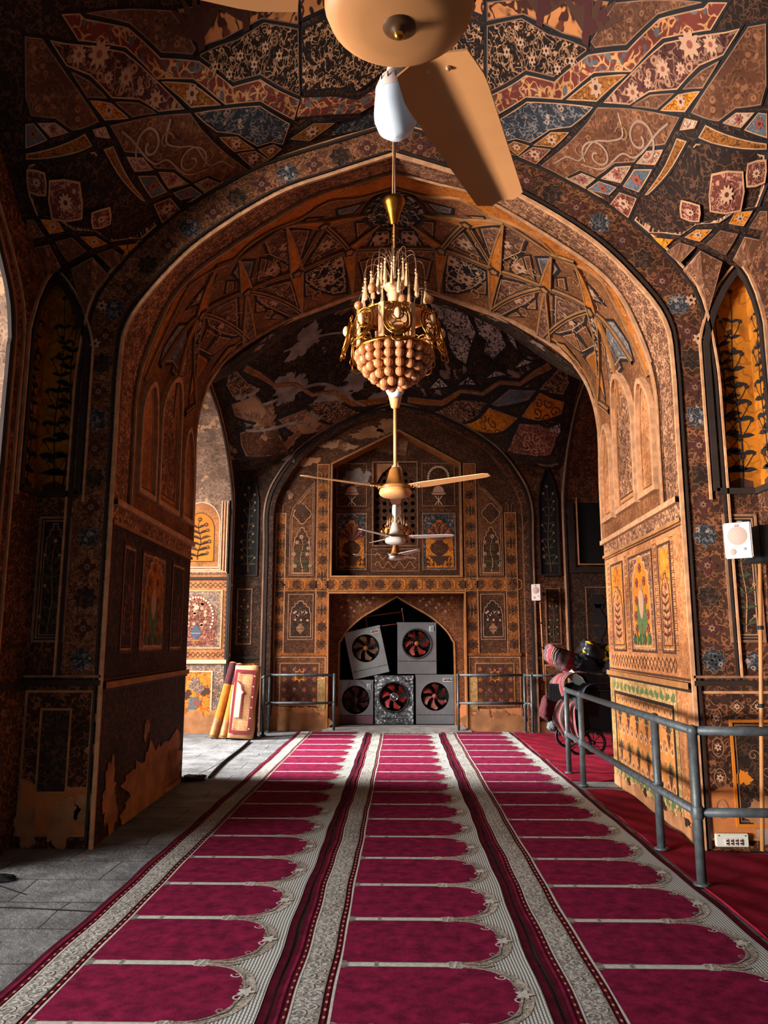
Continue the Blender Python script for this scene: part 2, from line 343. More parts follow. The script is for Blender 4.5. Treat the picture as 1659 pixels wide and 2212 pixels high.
def make_materials():
    floral('wall_brown', '#4a2f22', '#8d5c3e', '#33231c', '#7b5038', 11.475, .055, .27, '#a8683f', .72)
    floral('wall_brown_low', '#40281d', '#8d5c3e', '#2c1f1a', '#6d4630', 10.8, .05, .27, '#c07a48', .70, low=.62)
    floral('band_arch', '#6a4632', '#a87350', '#2a1e1a', '#8e5f42', 16.2, .06, .28)
    floral('band_pink', '#8a5a48', '#c99a80', '#5a342c', '#b88670', 16, .07, .27)
    floral('jamb_tan', '#b57a50', '#d39a6c', '#96603e', '#c88a5c', 10, .06, .25, '#cf9468', .66)
    floral('jamb_band', '#6d4c3c', '#cf9a74', '#42302a', '#ad8064', 15, .08, .3)
    floral('tile_border', '#a2895a', '#d2a878', '#7f8c50', '#dca87c', 12, .06, .3, '#d99258', .66, low=-1)
    floral('vault_base', '#2c1e19', '#5e402f', '#221916', '#4d3326', 14.85, .05, .25)
    floral('v_purple', '#5a3330', '#a87f6a', '#3a2222', '#b98c74', 13.05, .04, .33)
    floral('v_ochre', '#9a6228', '#5e3b20', '#7d4d24', '#b98040', 18.85, .05, .25)
    floral('v_brown', '#6a4634', '#8c6248', '#50342a', '#a2765c', 17.4, .04, .3)
    floral('v_orange', '#e08c1e', '#7a4412', '#c4761a', '#b56a18', 21.75, .05, .2)
    floral('v_bluefl', '#303136', '#7c6f68', '#45474c', '#b08a74', 14.5, .06, .3)
    floral('v_redbr', '#6e3a30', '#b08070', '#4a2824', '#b98876', 15.95, .04, .3)
    floral('v_scroll', '#6f4732', '#8e6146', '#553527', '#a3704f', 13.05, .05, .28)
    floral('v_pink', '#c29a80', '#7a4a38', '#a87a62', '#8a5844', 18.85, .05, .24)
    floral('v_blue', '#63686c', '#50545a', '#74787a', '#8a5a58', 14.5, .03, .25)
    floral('v_zig', '#7a3a30', '#d8a06c', '#5a6266', '#687074', 9, .055, .33)
    floral('v_tree', '#d08c58', '#4a2820', '#3a221c', '#6a3a2c', 5.5, .10, .34)
    floral('v_star', '#241915', '#c89a78', '#4a3026', '#a27656', 17.4, .055, .26)
    floral('v_white', '#c9b3a4', '#2c2220', '#3a2c28', '#a8948a', 9, .10, .3)
    floral('p_vault', '#7a5034', '#9c6a42', '#5f3d28', '#a87850', 16.2, .05, .25)
    floral('p_dark', '#1f1c1e', '#c8a07c', '#2e2c30', '#c49a78', 8, .07, .3)
    floral('p_brown', '#5c4034', '#98705a', '#46302a', '#a88068', 13.5, .05, .28)
    floral('p_blue', '#5c5a5c', '#8a7d74', '#4c4b50', '#9a8a7c', 11, .05, .25)
    floral('p_orange', '#c8782c', '#a05c20', '#d8893a', '#8a4f1c', 14, .04, .2)
    floral('far_vault', '#2a201c', '#54402f', '#221a18', '#47362c', 10, .05, .27, '#8d7a70', .60)
    floral('far_wall', '#4a3022', '#744c30', '#382419', '#664428', 13, .05, .27, '#a87650', .74)
    floral('far_strip', '#8c562c', '#b06c36', '#5e3820', '#98602e', 9, .05, .25, '#c88450', .66)
    floral('far_dado', '#5f3c28', '#8d5d3c', '#3c2820', '#785034', 14, .06, .3, '#d08f62', .70, low=.52)
    floral('far_plaster', '#7b5a46', '#a07a60', '#5d4335', '#8d6a54', 8, .05, .25, '#a98468', .5)
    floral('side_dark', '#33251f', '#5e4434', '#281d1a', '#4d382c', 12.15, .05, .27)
    floral('court_tan', '#b47c50', '#96623e', '#c48c60', '#ad7850', 12, .04, .2)
    floral('court_grey', '#8a7468', '#a88e7c', '#6d5a50', '#b59c88', 7, .04, .2, '#c9a484', .58)
    floral('court_orange', '#dc8a2e', '#a8602a', '#e39a40', '#8f5a3a', 6, .03, .22, '#d29a70', .62)
    floral('court_blue', '#6a6668', '#c99a74', '#4c4a50', '#a87a5c', 14, .06, .3)
    tilework('tile_star', '#cc8040', '#a8602e', '#b0783c', 5.2)
    floral('niche_orange', '#b8741c', '#9a5f18', '#c4801f', '#a86a1a', 5, .02, .1)
    plain('niche_bright', '#e09a2e', .8, var=.2)
    plain('panel_orange', '#cc7218', .8, var=.15)
    plain('ink', '#1d1716', .8); plain('ink_brown', '#4a2a1a', .8); plain('maroon', '#4a201c', .85)
    plain('line_tan', '#c48a60', .8, var=.3, scale=9); plain('line_dim', '#96684a', .8, var=.4, scale=9)
    plain('line_pale', '#e0b090', .75, var=.2); plain('rib_tan', '#a8703f', .8, var=.3)
    plain('green', '#5d6b3c', .8, var=.3, scale=30); plain('green_dark', '#39482c', .8); plain('vase_blue', '#3d4a5c', .7)
    plain('petal', '#b98868', .8); plain('petal_pale', '#e2b894', .8); plain('petal_red', '#8d4636', .8)
    plain('moulding', '#d09468', .7, var=.35, scale=12); plain('mould_dark', '#30221b', .7, var=.3)
    plain('plaster', '#b5794e', .9, var=.4, scale=4); plain('plaster_grey', '#9b8578', .9, var=.45, scale=5)
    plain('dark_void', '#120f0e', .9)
    plain('edge_stone', '#a5785a', .85, var=.4, scale=3)
    stone('stone_floor')
    plain('sill_stone', '#8c8580', .8, var=.3, scale=5)
    carpet_pile('pile_red', '#501228', '#8e1e44'); carpet_pile('pile_maroon', '#3c0e1a', '#5c1628'); carpet_pile('runner_red', '#5e0f1e', '#861a2c', 3)
    ridged('pile_ridge', '#63625f', '#cbccc6')
    floral('pile_border', '#87847f', '#c2c0ba', '#55504a', '#aca598', 21, .07, .3)
    floral('pile_scroll', '#a0978a', '#d0cabe', '#6e6052', '#bfae9c', 26, .07, .3)
    dotted('pile_dots', '#5a1524', '#c08468', 14)
    plain('pile_white', '#c2beb4', .95, var=.25, scale=40); plain('pile_grey', '#857f76', .95, var=.3, scale=30); plain('pile_dark', '#2c0a12', .95)
    plain('fan_cream', '#d8935a', .45, var=.12, scale=5, spec=.4); plain('fan_brown', '#a8692f', .4, var=.2); plain('fan_white', '#c9b8ac', .45, var=.15)
    plain('fan_trim', '#5a3a1e', .35, spec=.5); plain('brass', '#c48a2c', .25, 1.0); plain('screw', '#d8b088', .3, .6)
    plain('gold', '#b8742c', .3, 1.0, var=.3, scale=30); plain('gold_dark', '#7a4a20', .35, 1.0)
    plain('crystal', '#e0a878', .12, 0, spec=.8); plain('wire', '#6a4a34', .5, .4); plain('cable', '#2a2422', .6)
    t = NT('bead_glass', .18, 0, .6); t.b.inputs['Transmission Weight'].default_value = .35
    t.color(hexc('#cc8050'))
    plain('bulb_white', '#dfe6ee', .25, spec=.6); plain('bulb_base', '#e8c8b8', .5)
    plain('cooler_steel', '#858688', .45, .35, var=.18, scale=3); plain('cooler_pale', '#8f9290', .5, .2, var=.2, scale=4)
    plain('cooler_dark', '#3a3a3c', .6); plain('cooler_pink', '#7b5560', .6, var=.2)
    mottled('cooler_mottle', ['#4c4e50', '#777a7c', '#c2c6c8', '#2e2f31'], 24)
    plain('blade_red', '#a8352c', .45, var=.15); plain('blade_rose', '#9a5048', .5, var=.2); plain('blade_tan', '#8f6a52', .5, var=.2); plain('blade_dark', '#5a2e2e', .5)
    plain('chrome', '#b8bcbe', .2, .9); plain('sticker', '#d0d4d4', .6); plain('sticker_pink', '#d8b8b0', .6); plain('black', '#17171a', .6); plain('rust', '#7a4228', .7, .2)
    plain('pipe_steel', '#54585a', .5, .35, var=.35, scale=14); plain('pipe_dark', '#2f3234', .55, .3, var=.2)
    plain('speaker_white', '#c8b0a6', .5); plain('speaker_grille', '#a88c7e', .8); plain('speaker_case', '#8f8480', .6); plain('conduit', '#c0824e', .5, var=.2)
    plain('socket_white', '#cfcabb', .5)
    plain('rug_orange', '#a8641f', .95, var=.25, scale=14); plain('rug_cream', '#b4a48a', .95, var=.15, scale=20); plain('rug_dark', '#3a2a24', .95, var=.3)
    plain('rug_red', '#6e1c28', .95); plain('rug_maroon', '#4a1c20', .95, var=.3, scale=20)
    tilework('rug_field', '#c98f60', '#d8a878', '#b0704a', 22)
    tilework('rug_net', '#8f5a28', '#5a3418', '#c08040', 14)
    ST = [(0, '#7a2228'), (.13, '#a89484'), (.16, '#1f1a1c'), (.23, '#9a8878'), (.26, '#231c1e'), (.33, '#908074'), (.36, '#241c20'), (.44, '#5c4446'), (.66, '#7a625e'), (.74, '#842830'), (.88, '#5e4848')]
    striped('blanket_stripe', ST, 0, 4.2)
    plain('cloth_dark', '#26282c', .95, var=.3); plain('cloth_grey', '#55595c', .95, var=.25); plain('cloth_mauve', '#5c464c', .95, var=.3); plain('cloth_pale', '#b0b8ac', .9, var=.15)
    plain('cloth_brown', '#2a201e', .95, var=.4); mottled('bag_pattern', ['#141416', '#1c1c20', '#d0a020', '#0c0c0e'], 9, .35)
    plain('rubber', '#16161a', .6); plain('iron', '#34363a', .5, .5)
make_materials()
# ---------- painter: flat inlay drawn on a surface map, and a mesh builder for solids ----------
def set_props(o, label=None, cat=None, group=None, kind=None):
    for k, v in (('label', label), ('category', cat), ('group', group), ('kind', kind)):
        if v: o[k] = v
    return o
def add_obj(name, me, parent=None):
    o = bpy.data.objects.new(name, me); COL.objects.link(o)
    if parent: o.parent = parent
    return o
def plane(O, U, V, N):
    O, U, V, N = (Vector(x) for x in (O, U, V, N))
    return lambda u, v, h: O+U*u+V*v+N*h
def area2(p): return sum(a[0]*b[1]-b[0]*a[1] for a, b in zip(p, p[1:]+p[:1]))/2
def inset(pts, d):
    """offset a polygon inwards by d (mitre limited)"""
    p = list(pts)
    if area2(p) < 0: p.reverse()
    n = len(p); out = []
    for i in range(n):
        a, b, c = p[i-1], p[i], p[(i+1) % n]
        e1 = Vector((b[0]-a[0], b[1]-a[1])); e2 = Vector((c[0]-b[0], c[1]-b[1]))
        if e1.length < 1e-7 or e2.length < 1e-7: out.append(b); continue
        e1.normalize(); e2.normalize()
        n1 = Vector((-e1.y, e1.x)); n2 = Vector((-e2.y, e2.x)); m = n1+n2
        if m.length < 1e-3: m = n1
        m.normalize(); k = d/max(m.dot(n1), .45)
        out.append((b[0]+m.x*k, b[1]+m.y*k))
    return out
class Paint:
    def __init__(s, mapf): s.f = mapf; s.V = []; s.F = []; s.M = []; s.T = []; s.mats = []
    def mi(s, m):
        if m not in s.mats: s.mats.append(m)
        return s.mats.index(m)
    def vert(s, u, v, h):
        s.V.append(tuple(s.f(u, v, h))); s.T.append((u, v)); return len(s.V)-1
    def poly(s, pts, mat, h=0.0, holes=(), sub=None):
        loops = [[Vector((x, y, 0)) for x, y in pts]]+[[Vector((x, y, 0)) for x, y in q] for q in holes]
        flat = [p for L in loops for p in L]; m = s.mi(mat)
        tris = [tuple((flat[i].x, flat[i].y) for i in t) for t in tessellate_polygon(loops)]
        if sub:
            out = []
            while tris:
                t = tris.pop(); e = [math.dist(t[i], t[(i+1) % 3]) for i in range(3)]; k = e.index(max(e))
                if e[k] > sub:
                    a, b, c = t[k], t[(k+1) % 3], t[(k+2) % 3]; q = ((a[0]+b[0])/2, (a[1]+b[1])/2)
                    tris += [(a, q, c), (q, b, c)]
                else: out.append(t)
            tris = out
            cache = {}
            for t in tris:
                f = []
                for p in t:
                    if p not in cache: cache[p] = s.vert(p[0], p[1], h)
                    f.append(cache[p])
                s.F.append(f); s.M.append(m)
        else:
            base = len(s.V)
            for p in flat: s.vert(p.x, p.y, h)
            for t in tessellate_polygon(loops): s.F.append([base+i for i in t]); s.M.append(m)
    def ribbon(s, pts, w, mat, h=.003, closed=False, relief=0.0, taper=None):
        m = s.mi(mat); n = len(pts); L = []; R = []
        for i in range(n):
            a = pts[i-1] if (i > 0 or closed) else pts[i]; b = pts[(i+1) % n] if (i < n-1 or closed) else pts[i]
            p = pts[i]
            d1 = Vector((p[0]-a[0], p[1]-a[1])); d2 = Vector((b[0]-p[0], b[1]-p[1]))
            if d1.length > 1e-8: d1.normalize()
            if d2.length > 1e-8: d2.normalize()
            d = d1+d2
            if d.length < 1e-4: d = d1 if d1.length else Vector((1, 0))
            d.normalize(); nn = Vector((-d.y, d.x)); q = Vector((-d1.y, d1.x)) if d1.length else nn
            k = (taper(i/(n-1)) if taper else 1.0)*w/2/max(abs(nn.dot(q)), .5)
            L.append((p[0]+nn.x*k, p[1]+nn.y*k)); R.append((p[0]-nn.x*k, p[1]-nn.y*k))
        li = [s.vert(*q, h) for q in L]; ri = [s.vert(*q, h) for q in R]
        if relief: lb = [s.vert(*q, h-relief) for q in L]; rb = [s.vert(*q, h-relief) for q in R]
        for i in range(n if closed else n-1):
            j = (i+1) % n
            s.F.append([ri[i], ri[j], li[j], li[i]]); s.M.append(m)
            if relief:
                s.F.append([li[i], li[j], lb[j], lb[i]]); s.M.append(m)
                s.F.append([rb[i], rb[j], ri[j], ri[i]]); s.M.append(m)
    def raw(s, pts3, mat, uvs=None):
        b = len(s.V)
        for i, p in enumerate(pts3): s.V.append(tuple(p)); s.T.append(uvs[i] if uvs else (p[0], p[2]))
        s.F.append(list(range(b, b+len(pts3)))); s.M.append(s.mi(mat))
    def disc(s, c, r, mat, h=.004, n=12, sy=1.0): s.poly([(c[0]+r*math.cos(2*PI*i/n), c[1]+r*sy*math.sin(2*PI*i/n)) for i in range(n)], mat, h)
    def lobed(s, c, r, mat, h=.004, k=8, amp=.14, n=48, rot=0.0):
        s.poly([(c[0]+r*(1+amp*math.cos(k*a))*math.cos(a+rot), c[1]+r*(1+amp*math.cos(k*a))*math.sin(a+rot)) for a in (2*PI*i/n for i in range(n))], mat, h)
    def star(s, c, r, mat, h=.004, k=8, q=.62, rot=0.0):
        s.poly([(c[0]+(r if i % 2 == 0 else r*q)*math.cos(PI*i/k+rot), c[1]+(r if i % 2 == 0 else r*q)*math.sin(PI*i/k+rot)) for i in range(2*k)], mat, h)
    def flower(s, c, r, mp, mc, h=.005, k=6, rot=0.3):
        s.lobed(c, r*.82, mp, h, k, .25, 36, rot); s.disc(c, r*.28, mc, h+.0015, 8)
    def leaf(s, p, ang, ln, w, mat, h=.004, bend=0.0):
        L = []; R = []
        for i in range(7):
            t = i/6; a = ang+bend*t; x = p[0]+ln*t*math.cos(ang+bend*t*.5); y = p[1]+ln*t*math.sin(ang+bend*t*.5)
            k = w/2*math.sin(PI*min(1, t*.92+.06))
            L.append((x-k*math.sin(a), y+k*math.cos(a))); R.append((x+k*math.sin(a), y-k*math.cos(a)))
        s.poly(L+R[::-1], mat, h)
    def scroll(s, c, r, turns, w, mat, h=.004, d=1, a0=0.0, n=28):
        s.ribbon([(c[0]+r*(1-.86*i/n)*math.cos(a0+d*2*PI*turns*i/n), c[1]+r*(1-.86*i/n)*math.sin(a0+d*2*PI*turns*i/n)) for i in range(n+1)], w, mat, h)
    def frame(s, pts, d, w, mat, h=.003, relief=0.0): s.ribbon(inset(pts, d), w, mat, h, True, relief)
    def plant(s, p, H, W, stem, leafm, flm, cen, seed=1, pairs=5, h=.004, fs=1.0, lw=.26):
        rnd = random.Random(seed); x0, y0 = p
        cx = lambda t: x0+.06*W*math.sin(3*t*PI*.9+seed)
        s.ribbon([(cx(i/12), y0+H*i/12) for i in range(13)], W*.05, stem, h, taper=lambda t: 1-.6*t)
        for i in range(pairs):
            t = .08+.84*i/pairs; y = y0+H*t
            for sd in (-1, 1):
                ln = W*(.5-.22*t)*(.85+.3*rnd.random())
                ang = PI/2-sd*(1.0-.35*t)
                s.leaf((cx(t), y), ang, ln, ln*lw, leafm, h, -sd*.9)
                if i % 2 == 0 or rnd.random() < .4:
                    q = (cx(t)+sd*W*(.4-.12*t), y+H*.09)
                    s.ribbon([(cx(t), y), (cx(t)+sd*W*.22, y+H*.05), q], W*.022, stem, h)
                    s.flower(q, W*.10*fs*(.8+.4*rnd.random()), flm, cen, h+.001, 6, rnd.random())
        s.flower((cx(1), y0+H), W*.12*fs, flm, cen, h+.002, 7)
    def vase(s, c, H, W, body, foot, h=.005):
        prof = [(.10, 0), (.34, .03), (.34, .07), (.10, .12), (.12, .2), (.40, .36), (.5, .55), (.42, .72), (.2, .84), (.17, .93), (.3, 1.0)]
        pts = [(c[0]+W*x, c[1]+H*y) for x, y in prof]+[(c[0]-W*x, c[1]+H*y) for x, y in prof[::-1]]
        s.poly(pts, body, h); s.ribbon([(c[0]-W*.36, c[1]+H*.05), (c[0]+W*.36, c[1]+H*.05)], H*.07, foot, h+.001)
        s.ribbon([(c[0]-W*.47, c[1]+H*.5), (c[0]+W*.47, c[1]+H*.5)], H*.05, foot, h+.001)
    def build(s, name, parent=None, kind=None):
        me = bpy.data.meshes.new(name); me.from_pydata(s.V, [], s.F)
        for m in s.mats: me.materials.append(MATS[m])
        me.polygons.foreach_set('material_index', s.M)
        ul = me.uv_layers.new(name='UVMap'); d = ul.data
        flat = []
        for p in me.polygons:
            for vi in p.vertices: flat += s.T[vi]
        d.foreach_set('uv', flat); me.update()
        o = add_obj(name, me, parent)
        if kind: o['kind'] = kind
        return o
def cusp(x0, x1, z0, z1, k=.25, lob=3):
    """Mughal cusped panel outline: straight sides, lobed shoulders, pointed top"""
    w = (x1-x0)/2; c = (x0+x1)/2; H = z1-z0; sh = z1-k*H
    R = [(x1, z0), (x1, sh-.06*H), (x1-.12*w, sh-.03*H), (x1-.10*w, sh)]
    for i in range(1, lob+1):
        t = i/lob; bx = x1-.10*w-(.9*w)*t; bz = sh+(z1-sh)*t**.72
        px, pz = R[-1]
        R.append(((px+bx)/2+.08*w, (pz+bz)/2+.05*H*(1-t*.5))); R.append((bx, bz))
    L = [(2*c-x, z) for x, z in R[::-1]]
    return R+L[1:]
def pointed(x0, x1, z0, z1, spring, n=10):
    """simple pointed arch outline"""
    w = (x1-x0)/2; c = (x0+x1)/2
    arc = [(w*(1-(i/n)**1.9), spring+(z1-spring)*(math.sin(PI/2*i/n)**.9)*(.86+.14*i/n)) for i in range(n+1)]
    R = [(x1, z0)]+[(c+a, z) for a, z in arc]
    return R+[(2*c-x, z) for x, z in R[::-1]][1:]
def rect(x0, x1, z0, z1): return [(x0, z0), (x1, z0), (x1, z1), (x0, z1)]

class MB:
    """collects solids into one mesh with several materials"""
    def __init__(s): s.bm = bmesh.new(); s.uv = s.bm.loops.layers.uv.new('UVMap'); s.mats = []; s.smooth = True
    def mi(s, m):
        if m not in s.mats: s.mats.append(m)
        return s.mats.index(m)
    def face(s, vs, m, uvs=None):
        try: f = s.bm.faces.new(vs)
        except ValueError: return
        f.material_index = m; f.smooth = s.smooth
        for i, l in enumerate(f.loops): l[s.uv].uv = uvs[i] if uvs else (l.vert.co.x+l.vert.co.y, l.vert.co.z)
    def grid(s, rows, mat, cu=False, cv=False, uvs=None):
        """rows: list of lists of points"""
        m = s.mi(mat); G = [[s.bm.verts.new(p) for p in r] for r in rows]; a = len(G); b = len(G[0])
        for i in range(a if cv else a-1):
            for j in range(b if cu else b-1):
                i2, j2 = (i+1) % a, (j+1) % b
                u = [(j/b, i/a), ((j+1)/b, i/a), ((j+1)/b, (i+1)/a), (j/b, (i+1)/a)]
                if uvs: u = [(x*uvs[0], y*uvs[1]) for x, y in u]
                s.face([G[i][j], G[i][j2], G[i2][j2], G[i2][j]], m, u)
        return G
    def box(s, c, d, mat, M=None, bev=0.0, sm=False):
        s0 = s.smooth; s.smooth = sm; m = s.mi(mat); M = M or Matrix()
        hx, hy, hz = (x/2 for x in d)
        if bev:
            b = min(bev, hx*.9, hy*.9, hz*.9); tmp = bmesh.new(); bmesh.ops.create_cube(tmp, size=1)
            for v in tmp.verts: v.co = Vector((v.co.x*2*hx, v.co.y*2*hy, v.co.z*2*hz))
            bmesh.ops.bevel(tmp, geom=tmp.edges[:], offset=b, segments=2, affect='EDGES')
            vm = {v: s.bm.verts.new(M @ (Vector(c)+v.co)) for v in tmp.verts}
            for f in tmp.faces: s.face([vm[v] for v in f.verts], m)
            tmp.free()
        else:
            P = [s.bm.verts.new(M @ (Vector(c)+Vector((x*hx, y*hy, z*hz)))) for x in (-1, 1) for y in (-1, 1) for z in (-1, 1)]
            for q in ((0, 1, 3, 2), (4, 6, 7, 5), (0, 4, 5, 1), (2, 3, 7, 6), (0, 2, 6, 4), (1, 5, 7, 3)): s.face([P[i] for i in q], m)
        s.smooth = s0
    def tube(s, pts, r, mat, n=8, closed=False, cap=True):
        pts = [Vector(p) for p in pts]; rows = []; up = None; N = len(pts)
        for i, p in enumerate(pts):
            a = pts[i-1] if (i or closed) else p; b = pts[(i+1) % N] if (i < N-1 or closed) else p
            d = (b-a).normalized()
            if up is None: up = d.orthogonal().normalized()
            up = (up-d*up.dot(d));  up = up.normalized() if up.length > 1e-6 else d.orthogonal().normalized()
            w = d.cross(up); rr = r(i/(N-1)) if callable(r) else r
            rows.append([p+(up*math.cos(2*PI*k/n)+w*math.sin(2*PI*k/n))*rr for k in range(n)])
        G = s.grid(rows, mat, True, closed, (r if not callable(r) else .05, 1))
        if cap and not closed:
            m = s.mi(mat); s.face(G[0][::-1], m); s.face(G[-1], m)
    def lathe(s, prof, mat, c=(0, 0, 0), n=24, M=None, sx=1.0):
        M = M or Matrix(); c = Vector(c); m = s.mi(mat); rows = []
        for r, z in prof:
            rows.append([M @ (c+Vector((r*math.cos(2*PI*k/n)*sx, r*math.sin(2*PI*k/n), z))) for k in range(n)])
        s.grid(rows, mat, True)
    def ball(s, c, r, mat, n=12, m=8, sz=1.0):
        s.lathe([(max(r*math.sin(PI*i/m), 1e-4), -r*sz*math.cos(PI*i/m)) for i in range(m+1)], mat, c, n)
    def prism(s, pts, mat, f, h0, h1, holes=(), side=None):
        """pts in 2D, f(u, v, h) -> 3D; a slab between h0 and h1"""
        s0 = s.smooth; s.smooth = False
        loops = [[Vector((x, y, 0)) for x, y in pts]]+[[Vector((x, y, 0)) for x, y in q] for q in holes]
        flat = [p for L in loops for p in L]; m = s.mi(mat); ms = s.mi(side or mat)
        A = [s.bm.verts.new(f(p.x, p.y, h0)) for p in flat]; B = [s.bm.verts.new(f(p.x, p.y, h1)) for p in flat]
        for t in tessellate_polygon(loops):
            s.face([A[i] for i in t], m, [(flat[i].x, flat[i].y) for i in t]); s.face([B[i] for i in t][::-1], m, [(flat[i].x, flat[i].y) for i in t][::-1])
        k = 0
        for L in loops:
            n = len(L)
            for i in range(n): s.face([A[k+i], A[k+(i+1) % n], B[k+(i+1) % n], B[k+i]], ms)
            k += n
        s.smooth = s0
    def build(s, name, parent=None, norm=True):
        if norm: bmesh.ops.recalc_face_normals(s.bm, faces=s.bm.faces[:])
        me = bpy.data.meshes.new(name); s.bm.to_mesh(me); s.bm.free()
        for m in s.mats: me.materials.append(MATS[m])
        return add_obj(name, me, parent)
def thing(name, label, cat, loc=(0, 0, 0), rz=0.0, group=None):
    o = bpy.data.objects.new(name, None); COL.objects.link(o); o.empty_display_size = .1
    o.location = loc; o.rotation_euler = (0, 0, rz)
    return set_props(o, label, cat, group)
def copy_tree(o, parent=None):
    c = o.copy(); COL.objects.link(c)
    if parent: c.parent = parent
    for ch in list(o.children): copy_tree(ch, c)
    return c
# ---------- the hall ----------
W1 = 3.0; W2 = 3.05
def mir(pts, s): return [(s*x, z) for x, z in pts]
def reveal(P, pts, h0, h1, mat, closed=False):
    n = len(pts); m = P.mi(mat)
    L = [0.0]
    for a, b in zip(pts, pts[1:]+pts[:1]): L.append(L[-1]+math.dist(a, b))
    for i in range(n if closed else n-1):
        a, b = pts[i], pts[(i+1) % n]; k = len(P.V)
        for (u, v, h, s) in ((*a, h0, L[i]), (*b, h0, L[i+1]), (*b, h1, L[i+1]), (*a, h1, L[i])):
            P.V.append(tuple(P.f(u, v, h))); P.T.append((s, -h))
        P.F.append([k, k+1, k+2, k+3]); P.M.append(m)
def jambed(Hc, sc=1.0, cx=0.0, z0=0.0): return [(cx+sc*x, z) for x, z in [(Hc[0][0], z0)]+Hc]   # from floor up to the apex
NICHE = [(2.66, 2.82), (2.66, 3.5), (2.66, 4.1), (2.69, 4.22), (2.75, 4.4), (2.85, 4.6), (2.93, 4.71), (W1, 4.79)]
def corner_niche(P, c, s, sd):
    """half of the corner niche; c + s*(distance from axis) is the wall coordinate"""
    pts = [(c+s*x, z) for x, z in NICHE]+[(c+s*W1, 2.82)]
    P.poly(pts[:-2]+[(c+s*(W1+.07), 4.79), (c+s*(W1+.07), 2.82)], 'niche_orange', -.07); reveal(P, pts[:-1], 0, -.07, 'mould_dark'); reveal(P, [pts[-1], pts[0]], 0, -.07, 'mould_dark')
    P.ribbon(pts[:-1][::-1]+[], .05, 'mould_dark', .03, False, .03); P.ribbon([pts[-1], pts[0]], .05, 'mould_dark', .03, False, .03)
    out = [(c+s*(x-.05), z+.03) for x, z in NICHE]; out[0] = (c+s*2.61, 2.75)
    P.ribbon(out, .018, 'moulding', .025, False, .025)
    x = c+s*2.84
    P.plant((x-s*.03, 2.88), 1.5, .34, 'ink', 'ink', 'ink', 'ink_brown', sd, 8, -.066, .8, .36)
    P.plant((c+s*2.92, 2.86), 1.75, .26, 'ink', 'ink', 'ink', 'ink_brown', sd+3, 10, -.066, .8, .36)
    P.poly([(c+s*2.67, 2.83), (c+s*W1, 2.83), (c+s*W1, 2.92), (c+s*2.9, 2.95), (c+s*2.78, 2.90), (c+s*2.67, 2.94)], 'ink_brown', -.067)
def flower_panel(P, c, s, x0, x1, z0, z1, sd, ground='wall_brown', st='line_dim'):
    a, b = sorted((c+s*x0, c+s*x1)); R = rect(a, b, z0, z1); w = b-a
    P.poly(R, 'ink', .003); P.frame(R, 0, .02, 'line_dim', .012, .012); P.frame(R, .028, .012, 'line_dim', .01, .008)
    q = cusp(a+.05, b-.05, z0+.05, z1-.05, .22)
    P.poly(q, 'side_dark', .005); P.ribbon(q, .010, st, .007, True)
    P.plant(((a+b)/2, z0+.07), (z1-z0)*.74, w*.74, st, 'green_dark', 'petal', 'line_dim', sd, 5, .007, .8)
def spread(P, n, x0, x1, z0, z1, r, mats, sd=1, h=.004):
    rnd = random.Random(sd)
    for i in range(n): P.flower((x0+(x1-x0)*rnd.random(), z0+(z1-z0)*rnd.random()), r*(.7+.6*rnd.random()), rnd.choice(mats), 'ink_brown', h, 6, rnd.random())
def patch(P, c, r, mat, sd, h=.004, sx=1.0, sub=None):
    rnd = random.Random(sd); ph = [rnd.random()*6 for _ in range(7)]; n = 110
    pts = []
    for i in range(n):
        a = 2*PI*i/n; k = 1+.22*math.sin(2*a+ph[0])+.16*math.sin(3*a+ph[1])+.11*math.sin(7*a+ph[2])+.07*math.sin(13*a+ph[3])+.05*math.sin(23*a+ph[4])+.035*math.sin(37*a+ph[5])
        pts.append((c[0]+r*sx*k*math.cos(a), c[1]+r*k*math.sin(a)))
    P.poly(pts, mat, h, sub=sub)

# floor
P = Paint(plane((0, 0, 0), (1, 0, 0), (0, 1, 0), (0, 0, 1)))
P.poly(rect(-14, 4.6, -2.5, 17), 'stone_floor')
for pts, w in (([(-2.6, 4.93), (-2.4, 4.96), (-2.1, 4.93), (-1.84, 4.9)], .02), ([(-2.45, 9.9), (-2.4, 11.0), (-2.42, 12.0)], .012), ([(-3.0, 5.6), (-2.4, 5.2)], .014), ([(-2.9, 4.4), (-2.2, 4.1)], .012)):
    P.ribbon(catmull(pts, 5), w, 'ink', .0015)
P.build('floor', kind='structure')

